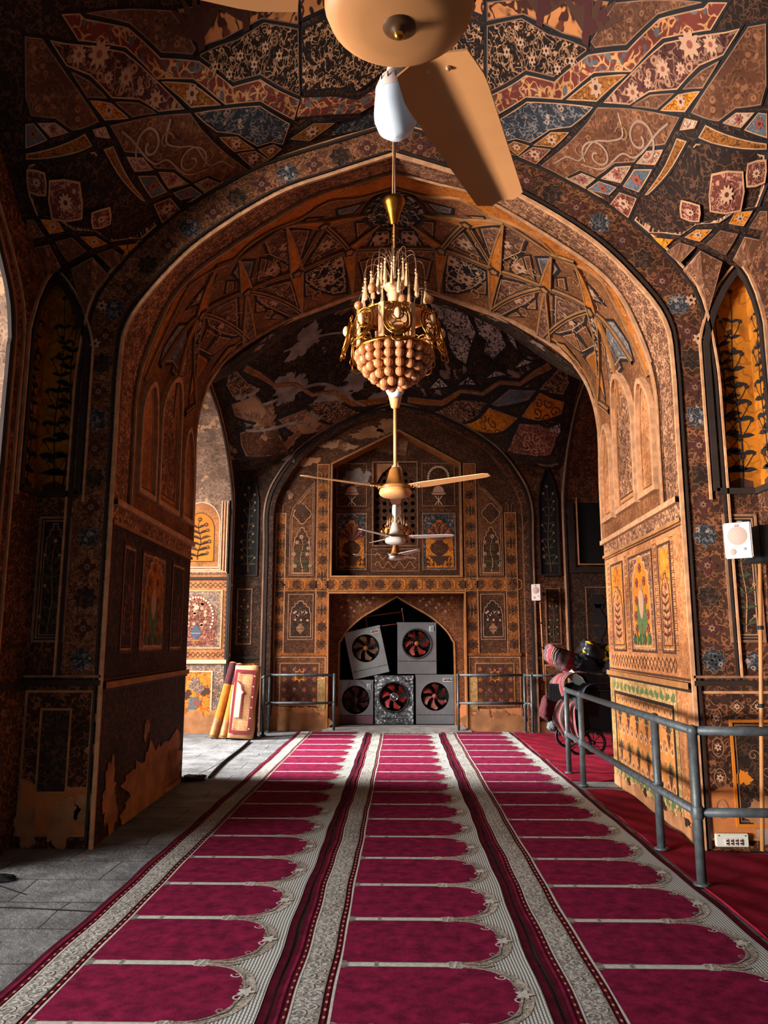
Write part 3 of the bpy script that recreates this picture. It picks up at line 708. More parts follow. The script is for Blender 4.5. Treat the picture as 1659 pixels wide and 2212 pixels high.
# wall with the first great arch, towards the camera
AR = jambed(H1)
P = Paint(plane((XC, Y1, 0), (1, 0, 0), (0, 0, 1), (0, -1, 0)))
for s in (1, -1):
    top = [(W1*(1-i/30), B1(W1*(1-i/30))+.01) for i in range(31)]
    pts = [(2.37, 0), (W1, 0), (W1, 2.82)]+NICHE[:-1]+top+AR[::-1][:-1]
    P.poly(mir(pts, s), 'wall_brown')
    ex = jambed(HE, z0=1.3)
    band = [(x, z) for x, z in ex]+[(x, z) for x, z in jambed(H1, z0=1.3)[::-1]]
    P.poly(mir(band, s), 'band_arch' if s < 0 else 'wall_brown', .003)
    for q, w, m, r in ((ex, .022, 'mould_dark', .02), ([(x+.03, z+.015) for x, z in ex], .016, 'moulding', .03), (AR, .03, 'moulding', .025), ([(x+.045, z+.03) for x, z in AR], .02, 'mould_dark', .02)):
        P.ribbon(mir(q, s), w, m, r, False, r)
    mid = resample([((a[0]+b[0])/2, (a[1]+b[1])/2) for a, b in zip(jambed(HE, z0=1.45), jambed(H1, z0=1.45))], 25)
    for i, q in enumerate(mid[:-1]):
        if i % 2 == 0: P.lobed((s*q[0], q[1]), .088, 'v_bluefl' if i % 4 == 0 else 'side_dark', .006); P.ribbon([(s*q[0]+.095*(1+.14*math.cos(8*a))*math.cos(a), q[1]+.095*(1+.14*math.cos(8*a))*math.sin(a)) for a in (2*PI*k/48 for k in range(48))], .004, 'line_dim', .006, True)
        else: P.lobed((s*q[0], q[1]), .06, 'maroon', .006, 4, .3); P.flower((s*q[0], q[1]), .03, 'line_dim', 'ink', .008)
    corner_niche(P, 0, s, 3 if s > 0 else 5)
    flower_panel(P, 0, s, 2.70, 2.96, 1.6, 2.62, 11, st='line_tan' if s > 0 else 'line_dim')
    # dado
    P.ribbon([(s*2.37, 1.27), (s*W1, 1.27)], .04, 'mould_dark', .03, False, .03); P.ribbon([(s*2.37, 1.32), (s*W1, 1.32)], .02, 'line_dim', .025, False, .025)
    a, b = sorted((s*2.43, s*2.97)); R = rect(a, b, .10, 1.2)
    P.poly(R, 'wall_brown_low', .003); P.frame(R, .0, .02, 'line_tan' if s > 0 else 'plaster', .008, .008)
    if s > 0:
        R2 = rect(2.64, 2.99, .20, .98); P.poly(R2, 'side_dark', .005); P.frame(R2, 0, .022, 'panel_orange', .012, .01); P.frame(R2, .03, .008, 'line_dim', .008)
        for z in (.32, .55, .78, 1.0): P.ribbon([(2.53+.045*math.cos(t)*1.0, z+.07*math.sin(t)) for t in (2*PI*k/20 for k in range(20))], .008, 'line_dim', .006, True); P.flower((2.53, z), .03, 'petal', 'ink')
        for x in (2.70, 2.86): P.ribbon([(x+.055*math.cos(t), 1.09+.05*math.sin(t)) for t in (2*PI*k/4 for k in range(4))], .009, 'line_dim', .006, True); P.flower((x, 1.09), .025, 'petal', 'ink')
        patch(P, (2.70, .55), .06, 'panel_orange', 3, .008); patch(P, (2.86, .26), .13, 'plaster', 5, .009, 1.1); patch(P, (2.92, .12), .09, 'plaster_grey', 8, .0095, 1.2)
        for c, r, t in (((2.80, .72), .045, 1), ((2.90, .6), .05, -1), ((2.85, .45), .04, 1)): P.scroll(c, r, 1.2, .007, 'line_dim', .007, t)
        for dx, dz in ((0, 0), (.03, .03), (-.03, .03), (0, .06)): P.star((2.56+dx, 1.42+dz), .012, 'petal_pale', .006, 4, .5)
        P.lobed((2.86, 1.44), .07, 'v_bluefl', .006)
    else:
        R2 = rect(-2.84, -2.60, .42, 1.06); P.poly(R2, 'side_dark', .005); P.frame(R2, 0, .018, 'plaster', .008)
        for c, r, sd in (((-2.42, .75), .045, 21), ((-2.45, .32), .10, 22), ((-2.62, .2), .16, 23), ((-2.9, .16), .12, 24), ((-2.41, 1.0), .035, 25), ((-2.42, 1.32), .03, 26)): patch(P, c, r, 'plaster', sd, .009, .8)
    for sd in range(4): P.lobed((s*(2.85+.02*(sd % 2)), 4.95 if sd == 0 else 1.45-.001*sd), .001, 'line_dim', .004)
    for c in ((2.56, 4.50), (2.60, 4.15)): P.flower((s*c[0], c[1]), .05, 'petal', 'ink', .012)
    P.ribbon(mir([(2.37, 0), (2.37, 2.75)], s), .022, 'moulding' if s > 0 else 'line_dim', .012, False, .012)
P.build('wall_front', kind='structure')

# soffit and jambs of the passage under the arch
LT = 4.6
def pmap(side):
    def f(u, v, h):
        p = passage(min(max(u/LT, 0), 1), v, side); d = Vector((XC-p[0], 0, 3.0-p[2])); d.normalize()
        return Vector(p)+d*h
    return f
def jw(Y): return 2.37+.04*(Y-Y1)/.5 if Y < YR else 2.41+.09*(Y-YR)/(Y2-YR)
def jmap(side): return lambda u, v, h: Vector((XC+side*(jw(u)-h), u, v))
for side, nm in ((1, 'right'), (-1, 'left')):
    P = Paint(pmap(side)); m1, m2 = P.mi('jamb_band'), P.mi('p_vault')
    ys = [Y1+.5*i/3 for i in range(4)]+[YR+(Y2-YR)*i/24 for i in range(1, 25)]
    N = 60; base = len(P.V)
    for y in ys:
        for i in range(N+1): P.vert(LT*i/N, y, 0)
    for j in range(len(ys)-1):
        for i in range(N): P.F.append([base+j*(N+1)+i, base+j*(N+1)+i+1, base+(j+1)*(N+1)+i+1, base+(j+1)*(N+1)+i]); P.M.append(m1 if j < 3 else m2)
    def T(L): return [(t*LT, y) for t, y in L]
    def path(a, b, n=8): return [(a[0]*LT+(b[0]-a[0])*LT*i/n, a[1]+(b[1]-a[1])*i/n) for i in range(n+1)]
    run = lambda y, a=0, b=1: [(LT*(a+(b-a)*i/70), y) for i in range(71)]
    P.ribbon(run(YR), .03, 'moulding', .03, False, .03); P.ribbon(run(YR-.05), .02, 'mould_dark', .012); P.ribbon(run(YR+.10), .012, 'line_tan', .012, False, .012)
    P.ribbon([(LT*i/260, YR+.06+.018*math.sin(i*.9)) for i in range(261)], .010, 'line_pale', .006)
    P.ribbon(run(Y2-.02), .05, 'moulding', .03, False, .03); P.ribbon(run(Y2-.12, 0, .6), .02, 'rib_tan', .015, False, .015)
    # first arc of scalloped cells along the front ring
    wav = [(.28, 6.95), (.36, 7.05), (.44, 7.10), (.5, 6.98), (.55, 7.08), (.60, 7.24), (.66, 7.10), (.72, 7.16), (.78, 7.30), (.85, 7.22), (.92, 7.40), (1.0, 7.45)]
    P.poly(T([(t, YR+.12) for t in (1, .9, .8, .7, .6, .5, .4, .3)]+wav), 'p_orange', .005, sub=.3)
    P.ribbon(catmull(T(wav), 4), .03, 'rib_tan', .03, False, .03)
    for i in range(10): P.scroll((LT*(.36+.06*i), 6.98), .05, 1.2, .008, 'line_pale', .008, 1 if i % 2 else -1)
    for k, pl in VAULT_PASSAGE:
        q = T(pl); mat = {'dark': 'p_dark', 'brown': 'p_brown', 'blue': 'p_blue', 'orange': 'p_orange', 'kite': 'p_vault'}[k]
        d = .012 if k == 'kite' else .02
        P.poly(inset(q, -.01), 'ink', .006, sub=.3); P.poly(inset(q, d), mat, .008, sub=.3); P.ribbon(inset(q, d*1.8), .010, 'line_tan', .010, True)
        if k in ('brown', 'dark'):
            c = (sum(x for x, _ in q)/len(q), sum(y for _, y in q)/len(q))
            P.flower(c, .10, 'petal', 'ink_brown', .011, 8)
            for a in range(4): P.scroll((c[0]+.2*math.cos(a*PI/2+.6), c[1]+.2*math.sin(a*PI/2+.6)), .08, 1.1, .011, 'line_tan', .011, 1 if a % 2 else -1, a*PI/2)
    N0, N1, N2, N3, N4, U1, U2, U3 = (.825, 7.77), (.879, 8.49), (.738, 8.45), (.604, 8.21), (.483, 7.82), (.742, 7.27), (.617, 7.32), (.567, 7.08)
    F1, F2, F3, F4 = (.879, 9.2), (.735, 9.2), (.579, 9.2), (.345, 9.0)
    def dart(a, b, w, mat='p_orange'):
        d = Vector(((b[0]-a[0])*LT, b[1]-a[1])); d.normalize(); n = Vector((-d.y, d.x))*w/2
        A = (a[0]*LT, a[1]); B = (b[0]*LT, b[1])
        q = [(A[0]+n.x, A[1]+n.y), (A[0]-n.x, A[1]-n.y), B]
        P.poly(q, mat, .03, sub=.2); P.poly(inset(q, -.03), 'ink_brown', .0118, sub=.2)
        for e in ((q[0], q[2]), (q[1], q[2])): P.ribbon([(e[0][0]+(e[1][0]-e[0][0])*i/8, e[0][1]+(e[1][1]-e[0][1])*i/8) for i in range(9)], .022, 'rib_tan', .035, False, .035)
    dart(N1, F1, .14); dart(N2, F2, .14); dart(F3, N3, .18, 'p_brown'); dart(N4, F4, .16, 'p_dark'); dart(N0, U1, .12); dart(N2, U1, .15); dart(N3, U2, .13); dart(N4, U3, .16); dart(N1, (.96, 8.2), .12); dart(N0, (.93, 7.9), .12); dart(N4, (.27, 8.1), .10)
    for a, b in ((N0, N1), (N1, N2), (N2, N3), (N3, N4), (N0, N2), (N4, (.33, 7.3)), (U1, U2), (U2, U3), (N1, (1, 8.75)), (F2, N3), (F3, N4), ((.30, 8.6), F4)):
        P.ribbon(path(a, b), .05, 'rib_tan', .03, False, .03); P.ribbon(path(a, b), .016, 'ink', .032)
        P.ribbon(path(a, b), .085, 'ink_brown', .0115)
    for c in (N0, N1, N2, N3, N4): P.star((c[0]*LT, c[1]), .085, 'mould_dark', .042, 5, .7); P.star((c[0]*LT, c[1]), .05, 'rib_tan', .045, 5, .7)
    # three tall blind niches above the impost
    for yc, hw, top in ((8.02, .40, .345), (7.22, .26, .29), (8.86, .24, .28)):
        q = [(y, x) for x, y in ()]
        A = pointed(yc-hw, yc+hw, .24, top*LT, top*LT-.5, 8); A = [(z, y) for y, z in A]
        P.poly(A, 'jamb_tan', .008, sub=.4); P.ribbon(A, .05, 'moulding', .05, True, .05); P.ribbon([(z, y) for z, y in inset(A, .07)], .016, 'rib_tan', .02, True)
        if hw > .3:
            B = pointed(yc-hw+.11, yc+hw-.11, .36, top*LT-.13, top*LT-.58, 8); P.poly([(z, y) for y, z in B], 'jamb_band', .012, sub=.4); P.ribbon([(z, y) for y, z in B], .014, 'ink_brown', .014, True)
            for i in range(8):
                for sd in (-1, 1): P.scroll((.48+.11*i, yc+sd*(.05+.05*(i % 2))), .045, 1.1, .008, 'ink_brown' if i % 3 else 'rib_tan', .016, sd, i)
    P.ribbon(run(Y1+.48, 0, .30), .02, 'rib_tan', .02)
    P.build('ceiling_passage_'+nm, kind='structure')

    # lower jamb
    P = Paint(jmap(side)); P.poly(rect(Y1, YR, 0, 2.75), 'jamb_tan' if side > 0 else 'side_dark'); P.poly(rect(YR, Y2, 0, 2.75), 'jamb_tan' if side > 0 else 'side_dark')  # left jamb: darker copy of the right one, shade put into the colour
    P.ribbon([(Y1, 2.76), (Y2, 2.76)], .05, 'moulding', .05, False, .05); P.poly(rect(Y1, Y2, 2.60, 2.735), 'jamb_band', .004); P.ribbon([(Y1, 2.59), (Y2, 2.59)], .03, 'rib_tan', .025, False, .025); P.ribbon([(Y1, 2.555), (Y2, 2.555)], .012, 'ink_brown', .006)
    br = side > 0  # left panels below also take darker colours as painted shade
    for x0, x1, sd in ((7.30, 8.15, 1), (6.74, 7.10, 2), (8.42, 8.96, 3)):
        R = rect(x0, x1, 1.50, 2.46)
        P.poly(R, 'jamb_band', .003); P.frame(R, 0, .02, 'ink_brown', .008, .008); P.frame(R, .03, .012, 'line_tan', .006)
        if x1-x0 > .6:
            q = cusp(x0+.12, x1-.12, 1.55, 2.44, .3); P.poly(q, 'panel_orange' if br else 'niche_orange', .006); P.ribbon(q, .02, 'moulding', .012, True, .01)
            xc = (x0+x1)/2
            for i in range(9):
                t = i/8
                for sg in (-1, 1): P.leaf((xc, 1.60+.34*t), PI/2-sg*(.30+.55*(1-t)), .34-.12*t, .055, 'green' if t < .62 else 'petal', .009+.0003*i, sg*.4)
            for i in range(7): P.leaf((xc-.27+.09*i, 1.56), PI/2+.25*math.sin(i*2), .12, .09, 'green' if i % 2 else 'green_dark', .012+.0003*i)
            for dx, z in ((-.17, 2.0), (.17, 2.0), (-.22, 1.85), (.22, 1.85), (-.13, 2.18), (.13, 2.18), (0, 2.32), (-.2, 1.72), (.2, 1.72)): P.flower((xc+dx, z), .055, 'petal_red', 'ink_brown', .014, 7)
        else:
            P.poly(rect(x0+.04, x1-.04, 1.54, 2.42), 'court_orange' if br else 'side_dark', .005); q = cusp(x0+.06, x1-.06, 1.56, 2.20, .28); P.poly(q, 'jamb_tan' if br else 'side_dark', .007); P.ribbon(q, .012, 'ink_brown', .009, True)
            P.plant(((x0+x1)/2, 1.6), .48, .28, 'ink_brown', 'ink_brown', 'petal_red', 'ink', sd, 6, .009)
    for i in range(16):
        z = 1.52+.062*i
        for x in (7.20, 8.28, 6.68, 9.08): P.ribbon(rect(x-.045, x+.045, z, z+.045), .006, 'ink_brown', .004, True)
    for i in range(20): P.ribbon([(6.72+.12*i, 1.40), (6.78+.12*i, 1.45), (6.84+.12*i, 1.40), (6.78+.12*i, 1.33)], .009, 'ink_brown', .004, True)
    P.ribbon([(Y1, 1.29), (Y2, 1.29)], .02, 'ink_brown', .006); P.ribbon([(Y1, 1.245), (Y2, 1.245)], .05, 'rib_tan', .04, False, .04); P.ribbon([(Y1, 1.205), (Y2, 1.205)], .02, 'mould_dark', .02)
    if br:
        P.poly(rect(YR, Y2, .10, 1.19), 'tile_border', .004); R = rect(6.92, 9.0, .28, 1.02); P.poly(R, 'tile_star', .006); P.frame(R, -.015, .03, 'mould_dark', .012, .01)
        for z, m in ((.82, 'ink_brown'), (.47, 'ink_brown')):
            for i in range(6):
                x = 7.08+.35*i; P.star((x, z), .085, 'green', .0075, 4, .7); P.star((x, z-.01), .07, m, .009, 8, .6); P.poly([(x-.05, z-.05), (x+.05, z-.05), (x, z-.16)], m, .0085); P.disc((x-.03, z-.03), .012, 'petal', .0105, 6); P.disc((x+.03, z-.03), .012, 'petal', .0105, 6)
        for z in (.33, .645, .97):
            for i in range(12):
                x = 6.99+.17*i; P.ribbon([(x-.06, z), (x, z+.045), (x+.06, z), (x, z-.045)], .007, 'petal_pale', .008, True); P.star((x, z), .022, 'petal_red', .008, 6)
        for i in range(14):
            for z in (1.11, .19): patch(P, (6.9+.165*i, z), .035, 'green', 300+i, .0055, 1.6)
        q = [(6.8, 0), (9.25, 0), (9.25, .10), (8.9, .12), (8.6, .09), (8.2, .15), (7.8, .10), (7.4, .16), (7.1, .10), (6.8, .15)]
        P.poly([(6.3, 0), (6.8, 0), (6.8, .15), (6.6, .11), (6.5, .2), (6.44, .6), (6.42, 1.2), (6.3, 1.2)], 'plaster', .009)
        P.poly(q, 'plaster', .009)
        for i in range(12): patch(P, (6.7+.21*i, .13+.03*math.sin(i*2.1)), .035, 'mould_dark' if i % 3 == 0 else 'plaster', 40+i, .0105, 1.7)
    else:
        for c, r, sd, sx in (((8.0, .15), .45, 31, 2.2), ((7.7, .75), .10, 32, .8), ((6.7, .3), .28, 33, .7), ((8.8, .1), .3, 34, 1.2)): patch(P, c, r, 'plaster', sd, .009, sx)
    P.build('wall_passage_'+nm, kind='structure')

# medallion at the crown of the passage vault
def crown(u, v, h):
    lo, hi = .5, 1.0
    for _ in range(22):
        m = (lo+hi)/2
        if passage(m, v)[0]-XC > abs(u): lo = m
        else: hi = m
    p = passage(hi, v); return Vector((XC+u, v, p[2]-h))
P = Paint(crown); P.poly([(.34*math.cos(2*PI*i/40), 7.9+.42*math.sin(2*PI*i/40)) for i in range(40)], 'p_dark', .02, sub=.12)
P.ribbon([(.34*math.cos(2*PI*i/40), 7.9+.42*math.sin(2*PI*i/40)) for i in range(40)], .04, 'mould_dark', .03, True)
for i in range(9): P.scroll((.2*math.cos(i*.7), 7.9+.26*math.sin(i*.7)), .08, 1.3, .012, 'v_blue', .026, 1 if i % 2 else -1, i)
P.build('ceiling_medallion', kind='structure')

# bay vaults
def vmap(fz, s):
    def f(u, v, h):
        e = .01; x = XC+s*u; z = fz(x, v); gx = (fz(x+e, v)-fz(x-e, v))/(2*e); gy = (fz(x, v+e)-fz(x, v-e))/(2*e)
        n = Vector((gx, gy, -1)); n.normalize(); return Vector((x, v, z))+n*h
    return f
def vault_grid(fz, W, ya, yb, mat, name, panels, N=44):
    P = Paint(vmap(fz, 1)); m = P.mi(mat)
    for j in range(N+1):
        for i in range(N+1): P.vert(-W+2*W*i/N, ya+(yb-ya)*j/N, 0)
    for j in range(N):
        for i in range(N): k = j*(N+1)+i; P.F.append([k, k+1, k+N+2, k+N+1]); P.M.append(m)
    for s in (1, -1):
        Q = Paint(vmap(fz, s)); panels(Q, s)
        for poly, mm in zip(Q.F, Q.M): P.F.append([i+len(P.V) for i in poly]); P.M.append(P.mi(Q.mats[mm]))
        P.V += Q.V; P.T += Q.T
    return P.build(name, kind='structure')
def near_panels(Q, s):
    for n, (k, pl) in enumerate(VAULT_NEAR):
        if any(p[0] == 'W' for p in pl):
            f = Q.f; P3 = []
            for p in pl:
                if p[0] == 'W': P3.append(Vector((XC+s*(p[1]-XC), Y1-.012, p[2])))
                else: P3.append(f(p[0], p[1], .012))
            c = sum(P3, Vector())/len(P3); uv = [((p-c).x, (p-c).z+(p-c).y) for p in P3]
            m = {'star': 'v_star', 'orange': 'v_orange', 'brown': 'v_brown'}[k]
            for i in range(len(P3)):
                a, b = P3[i], P3[(i+1) % len(P3)]; ua, ub = uv[i], uv[(i+1) % len(P3)]
                off = Vector((0, -.004, -.004))
                for k0, k1, mt, o in ((0, .92, m, off), (.92, .945, 'line_tan', off), (.945, 1.0, 'ink', Vector())):
                    A0, B0, A1, B1_ = c+(a-c)*k0, c+(b-c)*k0, c+(a-c)*k1, c+(b-c)*k1
                    q = [A0, A1, B1_, B0] if k0 else [c, A1, B1_]
                    Q.raw([x+o for x in q], mt, [(n*3+(x-c).x, (x-c).z+(x-c).y*.6) for x in q])
            if k == 'star':
                g = lambda u, v: f(2.62+u, 5.66+v, .03)
            else: Q.flower((pl[0][0] if pl[0][0] != 'W' else pl[1][0], pl[1][1] if pl[1][0] != 'W' else 6.0), .001, 'petal', 'ink', .02)
            continue
        A = abs(area2(pl)); d = min(.011, .06*A**.5)
        mat = {'purple': 'v_purple', 'ochre': 'v_ochre', 'ochre2': 'v_ochre', 'brown': 'v_brown', 'orange': 'v_orange', 'bluefl': 'v_bluefl', 'redbr': 'v_redbr', 'scroll': 'v_scroll', 'pink': 'v_pink', 'blue': 'v_blue', 'zig': 'v_zig', 'brown2': 'v_brown', 'tree': 'v_tree', 'cloud': 'v_star', 'tan': 'v_pink', 'star': 'v_star'}[k]
        Q.poly(inset(pl, -.006), 'ink', .006, sub=.12); I = inset(pl, d); Q.poly(I, mat, .010, sub=.12)
        if any(abs(p[0]) < .03 for p in pl): continue
        L = [(p[0]+(q[0]-p[0])*i/6, p[1]+(q[1]-p[1])*i/6) for p, q in zip(I, I[1:]+I[:1]) for i in range(6)]
        Q.ribbon(L, .007, 'line_dim' if k in ('cloud', 'tree', 'scroll', 'brown', 'brown2') else 'line_tan', .013, True)
        if k in ('pink', 'blue', 'orange', 'redbr', 'ochre') and A < .06:
            c = (sum(x for x, _ in pl)/len(pl), sum(y for _, y in pl)/len(pl)); Q.flower(c, .28*A**.5, 'petal_red' if k in ('pink', 'blue') else 'petal', 'ink_brown', .014, 7)
        if k == 'scroll' and n < 12:
            for c, r, dr, a in (((1.72, 5.90), .13, 1, 2.2), ((1.98, 5.62), .12, -1, 1.0)):
                Q.scroll(c, r, 1.35, .014, 'line_pale', .016, dr, a, 36); Q.scroll((c[0]-.12, c[1]+.04), .06, .9, .012, 'line_tan', .016, -dr, a+2)
            Q.ribbon(catmull([(1.42, 6.18), (1.5, 6.05), (1.6, 6.02), (1.66, 5.82), (1.78, 5.74), (1.86, 5.66), (1.8, 5.56)], 6), .012, 'line_pale', .016)
            Q.ribbon(catmull([(1.62, 6.05), (1.78, 5.98), (1.88, 5.78), (1.98, 5.74), (2.08, 5.55), (2.15, 5.45)], 6), .012, 'line_pale', .016)
        elif k == 'scroll':
            for c, r, dr, a in (((2.56, 4.98), .10, 1, 2.2), ((2.48, 5.15), .07, -1, 1.0)): Q.scroll(c, r, 1.35, .012, 'line_dim', .016, dr, a, 36)
        if k == 'purple':
            for c, r in (((2.18, 5.02), .075), ((2.05, 5.22), .05), ((2.3, 4.95), .05), ((1.88, 5.42), .05), ((2.16, 5.16), .035), ((1.97, 5.33), .03)): Q.flower(c, r, 'petal', 'petal_red', .015, 9)
        if k == 'tree':
            for x, a in ((1.50, 1.5), (1.15, 1.6)):
                for i in range(7): Q.leaf((x, 5.28), -PI/2+.26*(i-3), .30, .045, 'ink_brown', .014, .3*(i-3)/3)
                Q.ribbon([(x, 5.32), (x, 5.22), (x-.02, 5.1)], .05, 'maroon', .015)
                for i in range(6): Q.lobed((x+.10*math.cos(i*1.2), 5.15+.07*math.sin(i*1.9)), .035, 'maroon', .016, 5, .2)
        if k == 'cloud':
            for i in range(6): Q.scroll((.95+.10*i, 5.42+.02*(i % 2)), .05, 1.1, .009, 'line_dim', .014, 1 if i % 2 else -1); Q.flower((.92+.10*i, 5.5-.07*(i % 2)), .03, 'petal', 'ink', .014)
    # star medallion in the large corner panel
    c = (2.63, 5.70-.08); e = .17
    for dx, dy, r in ((0, 0, .15), (-.2, .2, .085), (.17, -.14, .085)):
        o = (c[0]+dx, c[1]+dy); Q.star(o, r, 'v_redbr', .03, 4, .78, .5); Q.ribbon([(o[0]+(r if i % 2 == 0 else r*.8)*math.cos(PI*i/4+.5), o[1]+(r if i % 2 == 0 else r*.8)*math.sin(PI*i/4+.5)) for i in range(8)], .012, 'line_tan', .033, True); Q.flower(o, r*.36, 'petal', 'ink_brown', .036, 10)
vault_grid(vault1, 3.07, .18, 6.32, 'vault_base', 'ceiling', near_panels)
def far_panels(Q, s):
    for k, pl in VAULT_FAR:
        if s < 0 and k in ('white', 'blue'): continue
        mat = {'white': 'v_white', 'zig': 'v_ochre', 'blue': 'v_blue', 'orange': 'v_orange' if s > 0 else 'far_plaster', 'dark': 'v_star', 'redbr': 'v_redbr' if s > 0 else 'far_wall'}[k]
        Q.poly(inset(pl, -.03), 'ink', .008, sub=.2); I = inset(pl, .015); Q.poly(I, mat, .014, sub=.2)
        if k != 'white': Q.ribbon(inset(pl, .035), .02, 'line_dim', .018, True)
        if k in ('redbr', 'orange') and s > 0:
            c = (sum(x for x, _ in pl)/len(pl), sum(y for _, y in pl)/len(pl))
            for a in range(5): Q.scroll((c[0]+.16*math.cos(a*1.256), c[1]+.12*math.sin(a*1.256)), .09, 1.2, .018, 'line_tan' if k == 'redbr' else 'ink_brown', .02, 1 if a % 2 else -1, a)
    if s < 0:
        for c, r, sx, sd in (((.75, 11.9), .28, 1.5, 51), ((1.55, 12.3), .22, 1.3, 52), ((1.9, 12.9), .2, 1.4, 53), ((2.35, 13.2), .22, 1.0, 54), ((1.3, 13.5), .22, 1.8, 55), ((.7, 13.3), .16, 1.6, 56), ((2.0, 13.75), .14, 1.5, 57), ((.35, 13.8), .14, 1.8, 58), ((2.6, 12.6), .16, 1, 59)):
            patch(Q, c, r, 'plaster_grey' if sd % 3 else 'far_plaster', sd, .012, sx, sub=.15)
        for pts in ([(.3, 12.9), (1.0, 12.5), (1.9, 12.2)], [(.6, 13.9), (1.3, 13.2), (2.4, 12.9)], [(1.5, 14.1), (1.8, 13.5), (2.7, 13.2)]): Q.ribbon(catmull(pts, 8), .04, 'plaster_grey', .016)
vault_grid(vault2, 3.12, 9.22, 14.24, 'far_vault', 'ceiling_far', far_panels)

# back of the passage wall, towards the far bay
P = Paint(plane((XC, Y2, 0), (1, 0, 0), (0, 0, 1), (0, 1, 0))); A3 = jambed(H3)
for s in (1, -1): P.poly(mir([(2.5, 0), (W2, 0)]+[(W2*(1-i/30), B2(W2*(1-i/30))+.01) for i in range(31)]+A3[::-1][:-1], s), 'far_wall')
P.build('wall_passage_back', kind='structure')

# long side walls with an arch into each bay
def side_wall(side, X, fB, yc, half_y, sc, ya, yb, niche, mat, name, depth, closed):
    P = Paint(plane((XC+side*X, 0, 0), (0, 1, 0), (0, 0, 1), (-side, 0, 0))); A = jambed(H1)
    for e in (1, -1):
        pts = [(yc+e*sc*2.37, 0), (yc+e*half_y, 0)]
        if niche and e > 0: pts += [(yc+half_y, 2.82)]+[(yc+z[0]+half_y-W1, z[1]) for z in NICHE[:-1]]
        pts += [(yc+e*half_y*(1-i/30), fB(half_y*(1-i/30))+.01) for i in range(31)]+[(yc+e*sc*x, z*(.97 if z > 4 else 1)) for x, z in A[::-1][:-1]]
        P.poly(pts, mat)
    if niche: corner_niche(P, yc+half_y-W1, 1, 7 if side > 0 else 9)
    full = [(yc-sc*x, z*(.97 if z > 4 else 1)) for x, z in A]+[(yc+sc*x, z*(.97 if z > 4 else 1)) for x, z in A[::-1][1:]]
    reveal(P, full, 0, -depth, 'court_grey' if side < 0 else mat)
    P.ribbon(full, .05, 'mould_dark', .03, False, .03); P.ribbon([(yc+(y-yc)*1.03, z+.03) for y, z in full], .03, 'edge_stone', .025, False, .025)
    P.ribbon([(yc+(y-yc)*1.09, z+.10) for y, z in full], .02, 'line_tan', .02, False, .02)
    if closed: P.poly(rect(yc-2.6, yc+2.6, 0, 6.2), mat, -depth)
    e = yc+half_y
    P.ribbon([(yc+sc*2.37, 1.25), (e, 1.25)], .05, 'mould_dark', .025, False, .025)
    if not niche: P.ribbon([(yc+sc*2.37+.03, 0), (yc+sc*2.37+.03, 4.0)], .06, 'edge_stone', .03, False, .03)
    return P
for side, nm in ((-1, 'left'), (1, 'right')):
    side_wall(side, W1, B1, YC1, W1+.05, 1.0, .2, Y1, True, 'wall_brown', 0, 1.35, side > 0).build('wall_'+nm, kind='structure')
    fB2 = lambda d: B2(d*3.05/2.475)
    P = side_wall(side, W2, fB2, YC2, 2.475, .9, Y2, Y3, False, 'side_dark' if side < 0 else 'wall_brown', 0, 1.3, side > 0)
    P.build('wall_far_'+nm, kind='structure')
# outside wall with its arches; unseen roof and outer walls added to block stray daylight
P = Paint(plane((-4.42, 0, 0), (0, 1, 0), (0, 0, 1), (-1, 0, 0)))
def hole(yc, sc): return [(yc-sc*x, z*(.97 if z > 4 else 1)) for x, z in jambed(H1, z0=.001)]+[(yc+sc*x, z*(.97 if z > 4 else 1)) for x, z in jambed(H1, z0=.001)[::-1][1:]]
P.poly([(-1.5, 0)]+hole(YC1, 1.0)+hole(YC2, .9)+[(16.4, 0), (16.4, 8.4), (-1.5, 8.4)], 'court_tan'); P.build('wall_courtyard', kind='structure')
P = Paint(plane((0, 0, 8.4), (1, 0, 0), (0, 1, 0), (0, 0, 1))); P.poly(rect(-4.42, 4.6, -1.5, 16.4), 'plaster'); P.build('ceiling_occluder', kind='structure')
P = Paint(plane((4.6, 0, 0), (0, 1, 0), (0, 0, 1), (1, 0, 0))); P.poly(rect(-1.5, 16.4, 0, 8.4), 'plaster'); P.build('wall_outer_right', kind='structure')
P = Paint(plane((0, 16.4, 0), (1, 0, 0), (0, 0, 1), (0, 1, 0))); P.poly(rect(-4.42, 4.6, 0, 8.4), 'plaster'); P.build('wall_occluder_back', kind='structure')

# far jamb of the courtyard arch, lit from outside
P = Paint(plane((0, YC2+.9*2.37-.012, 0), (1, 0, 0), (0, 0, 1), (0, -1, 0))); xr = XC-W2
P.poly(rect(-4.4, xr, 2.72, 4.25), 'court_tan'); P.poly(rect(-4.4, xr, 0, 2.72), 'court_tan')
q = [(-3.28, 2.9), (-3.28, 4.2), (-4.35, 4.2), (-4.35, 2.9)]; P.poly(q, 'court_grey', .004)
R = pointed(-3.98, -3.30, 2.92, 4.12, 3.7); P.poly(R, 'court_tan', .006); P.ribbon(R, .02, 'line_pale', .014, True, .01)
R = pointed(-3.94, -3.40, 3.03, 3.92, 3.6); P.poly(R, 'panel_orange', .008); P.ribbon(R, .012, 'ink_brown', .011, True)
P.plant((-3.67, 3.06), .74, .46, 'ink_brown', 'ink_brown', 'ink_brown', 'petal', 4, 6, .011, .8)
for dx, w, m in ((0, .02, 'line_pale'), (.05, .025, 'moulding'), (.10, .018, 'line_pale'), (.15, .03, 'court_blue')): P.ribbon([(-4.35, 2.88-dx*.4), (-3.27+dx, 2.88-dx*.4), (-3.27+dx, 4.2)], w, m, .02, False, .02)
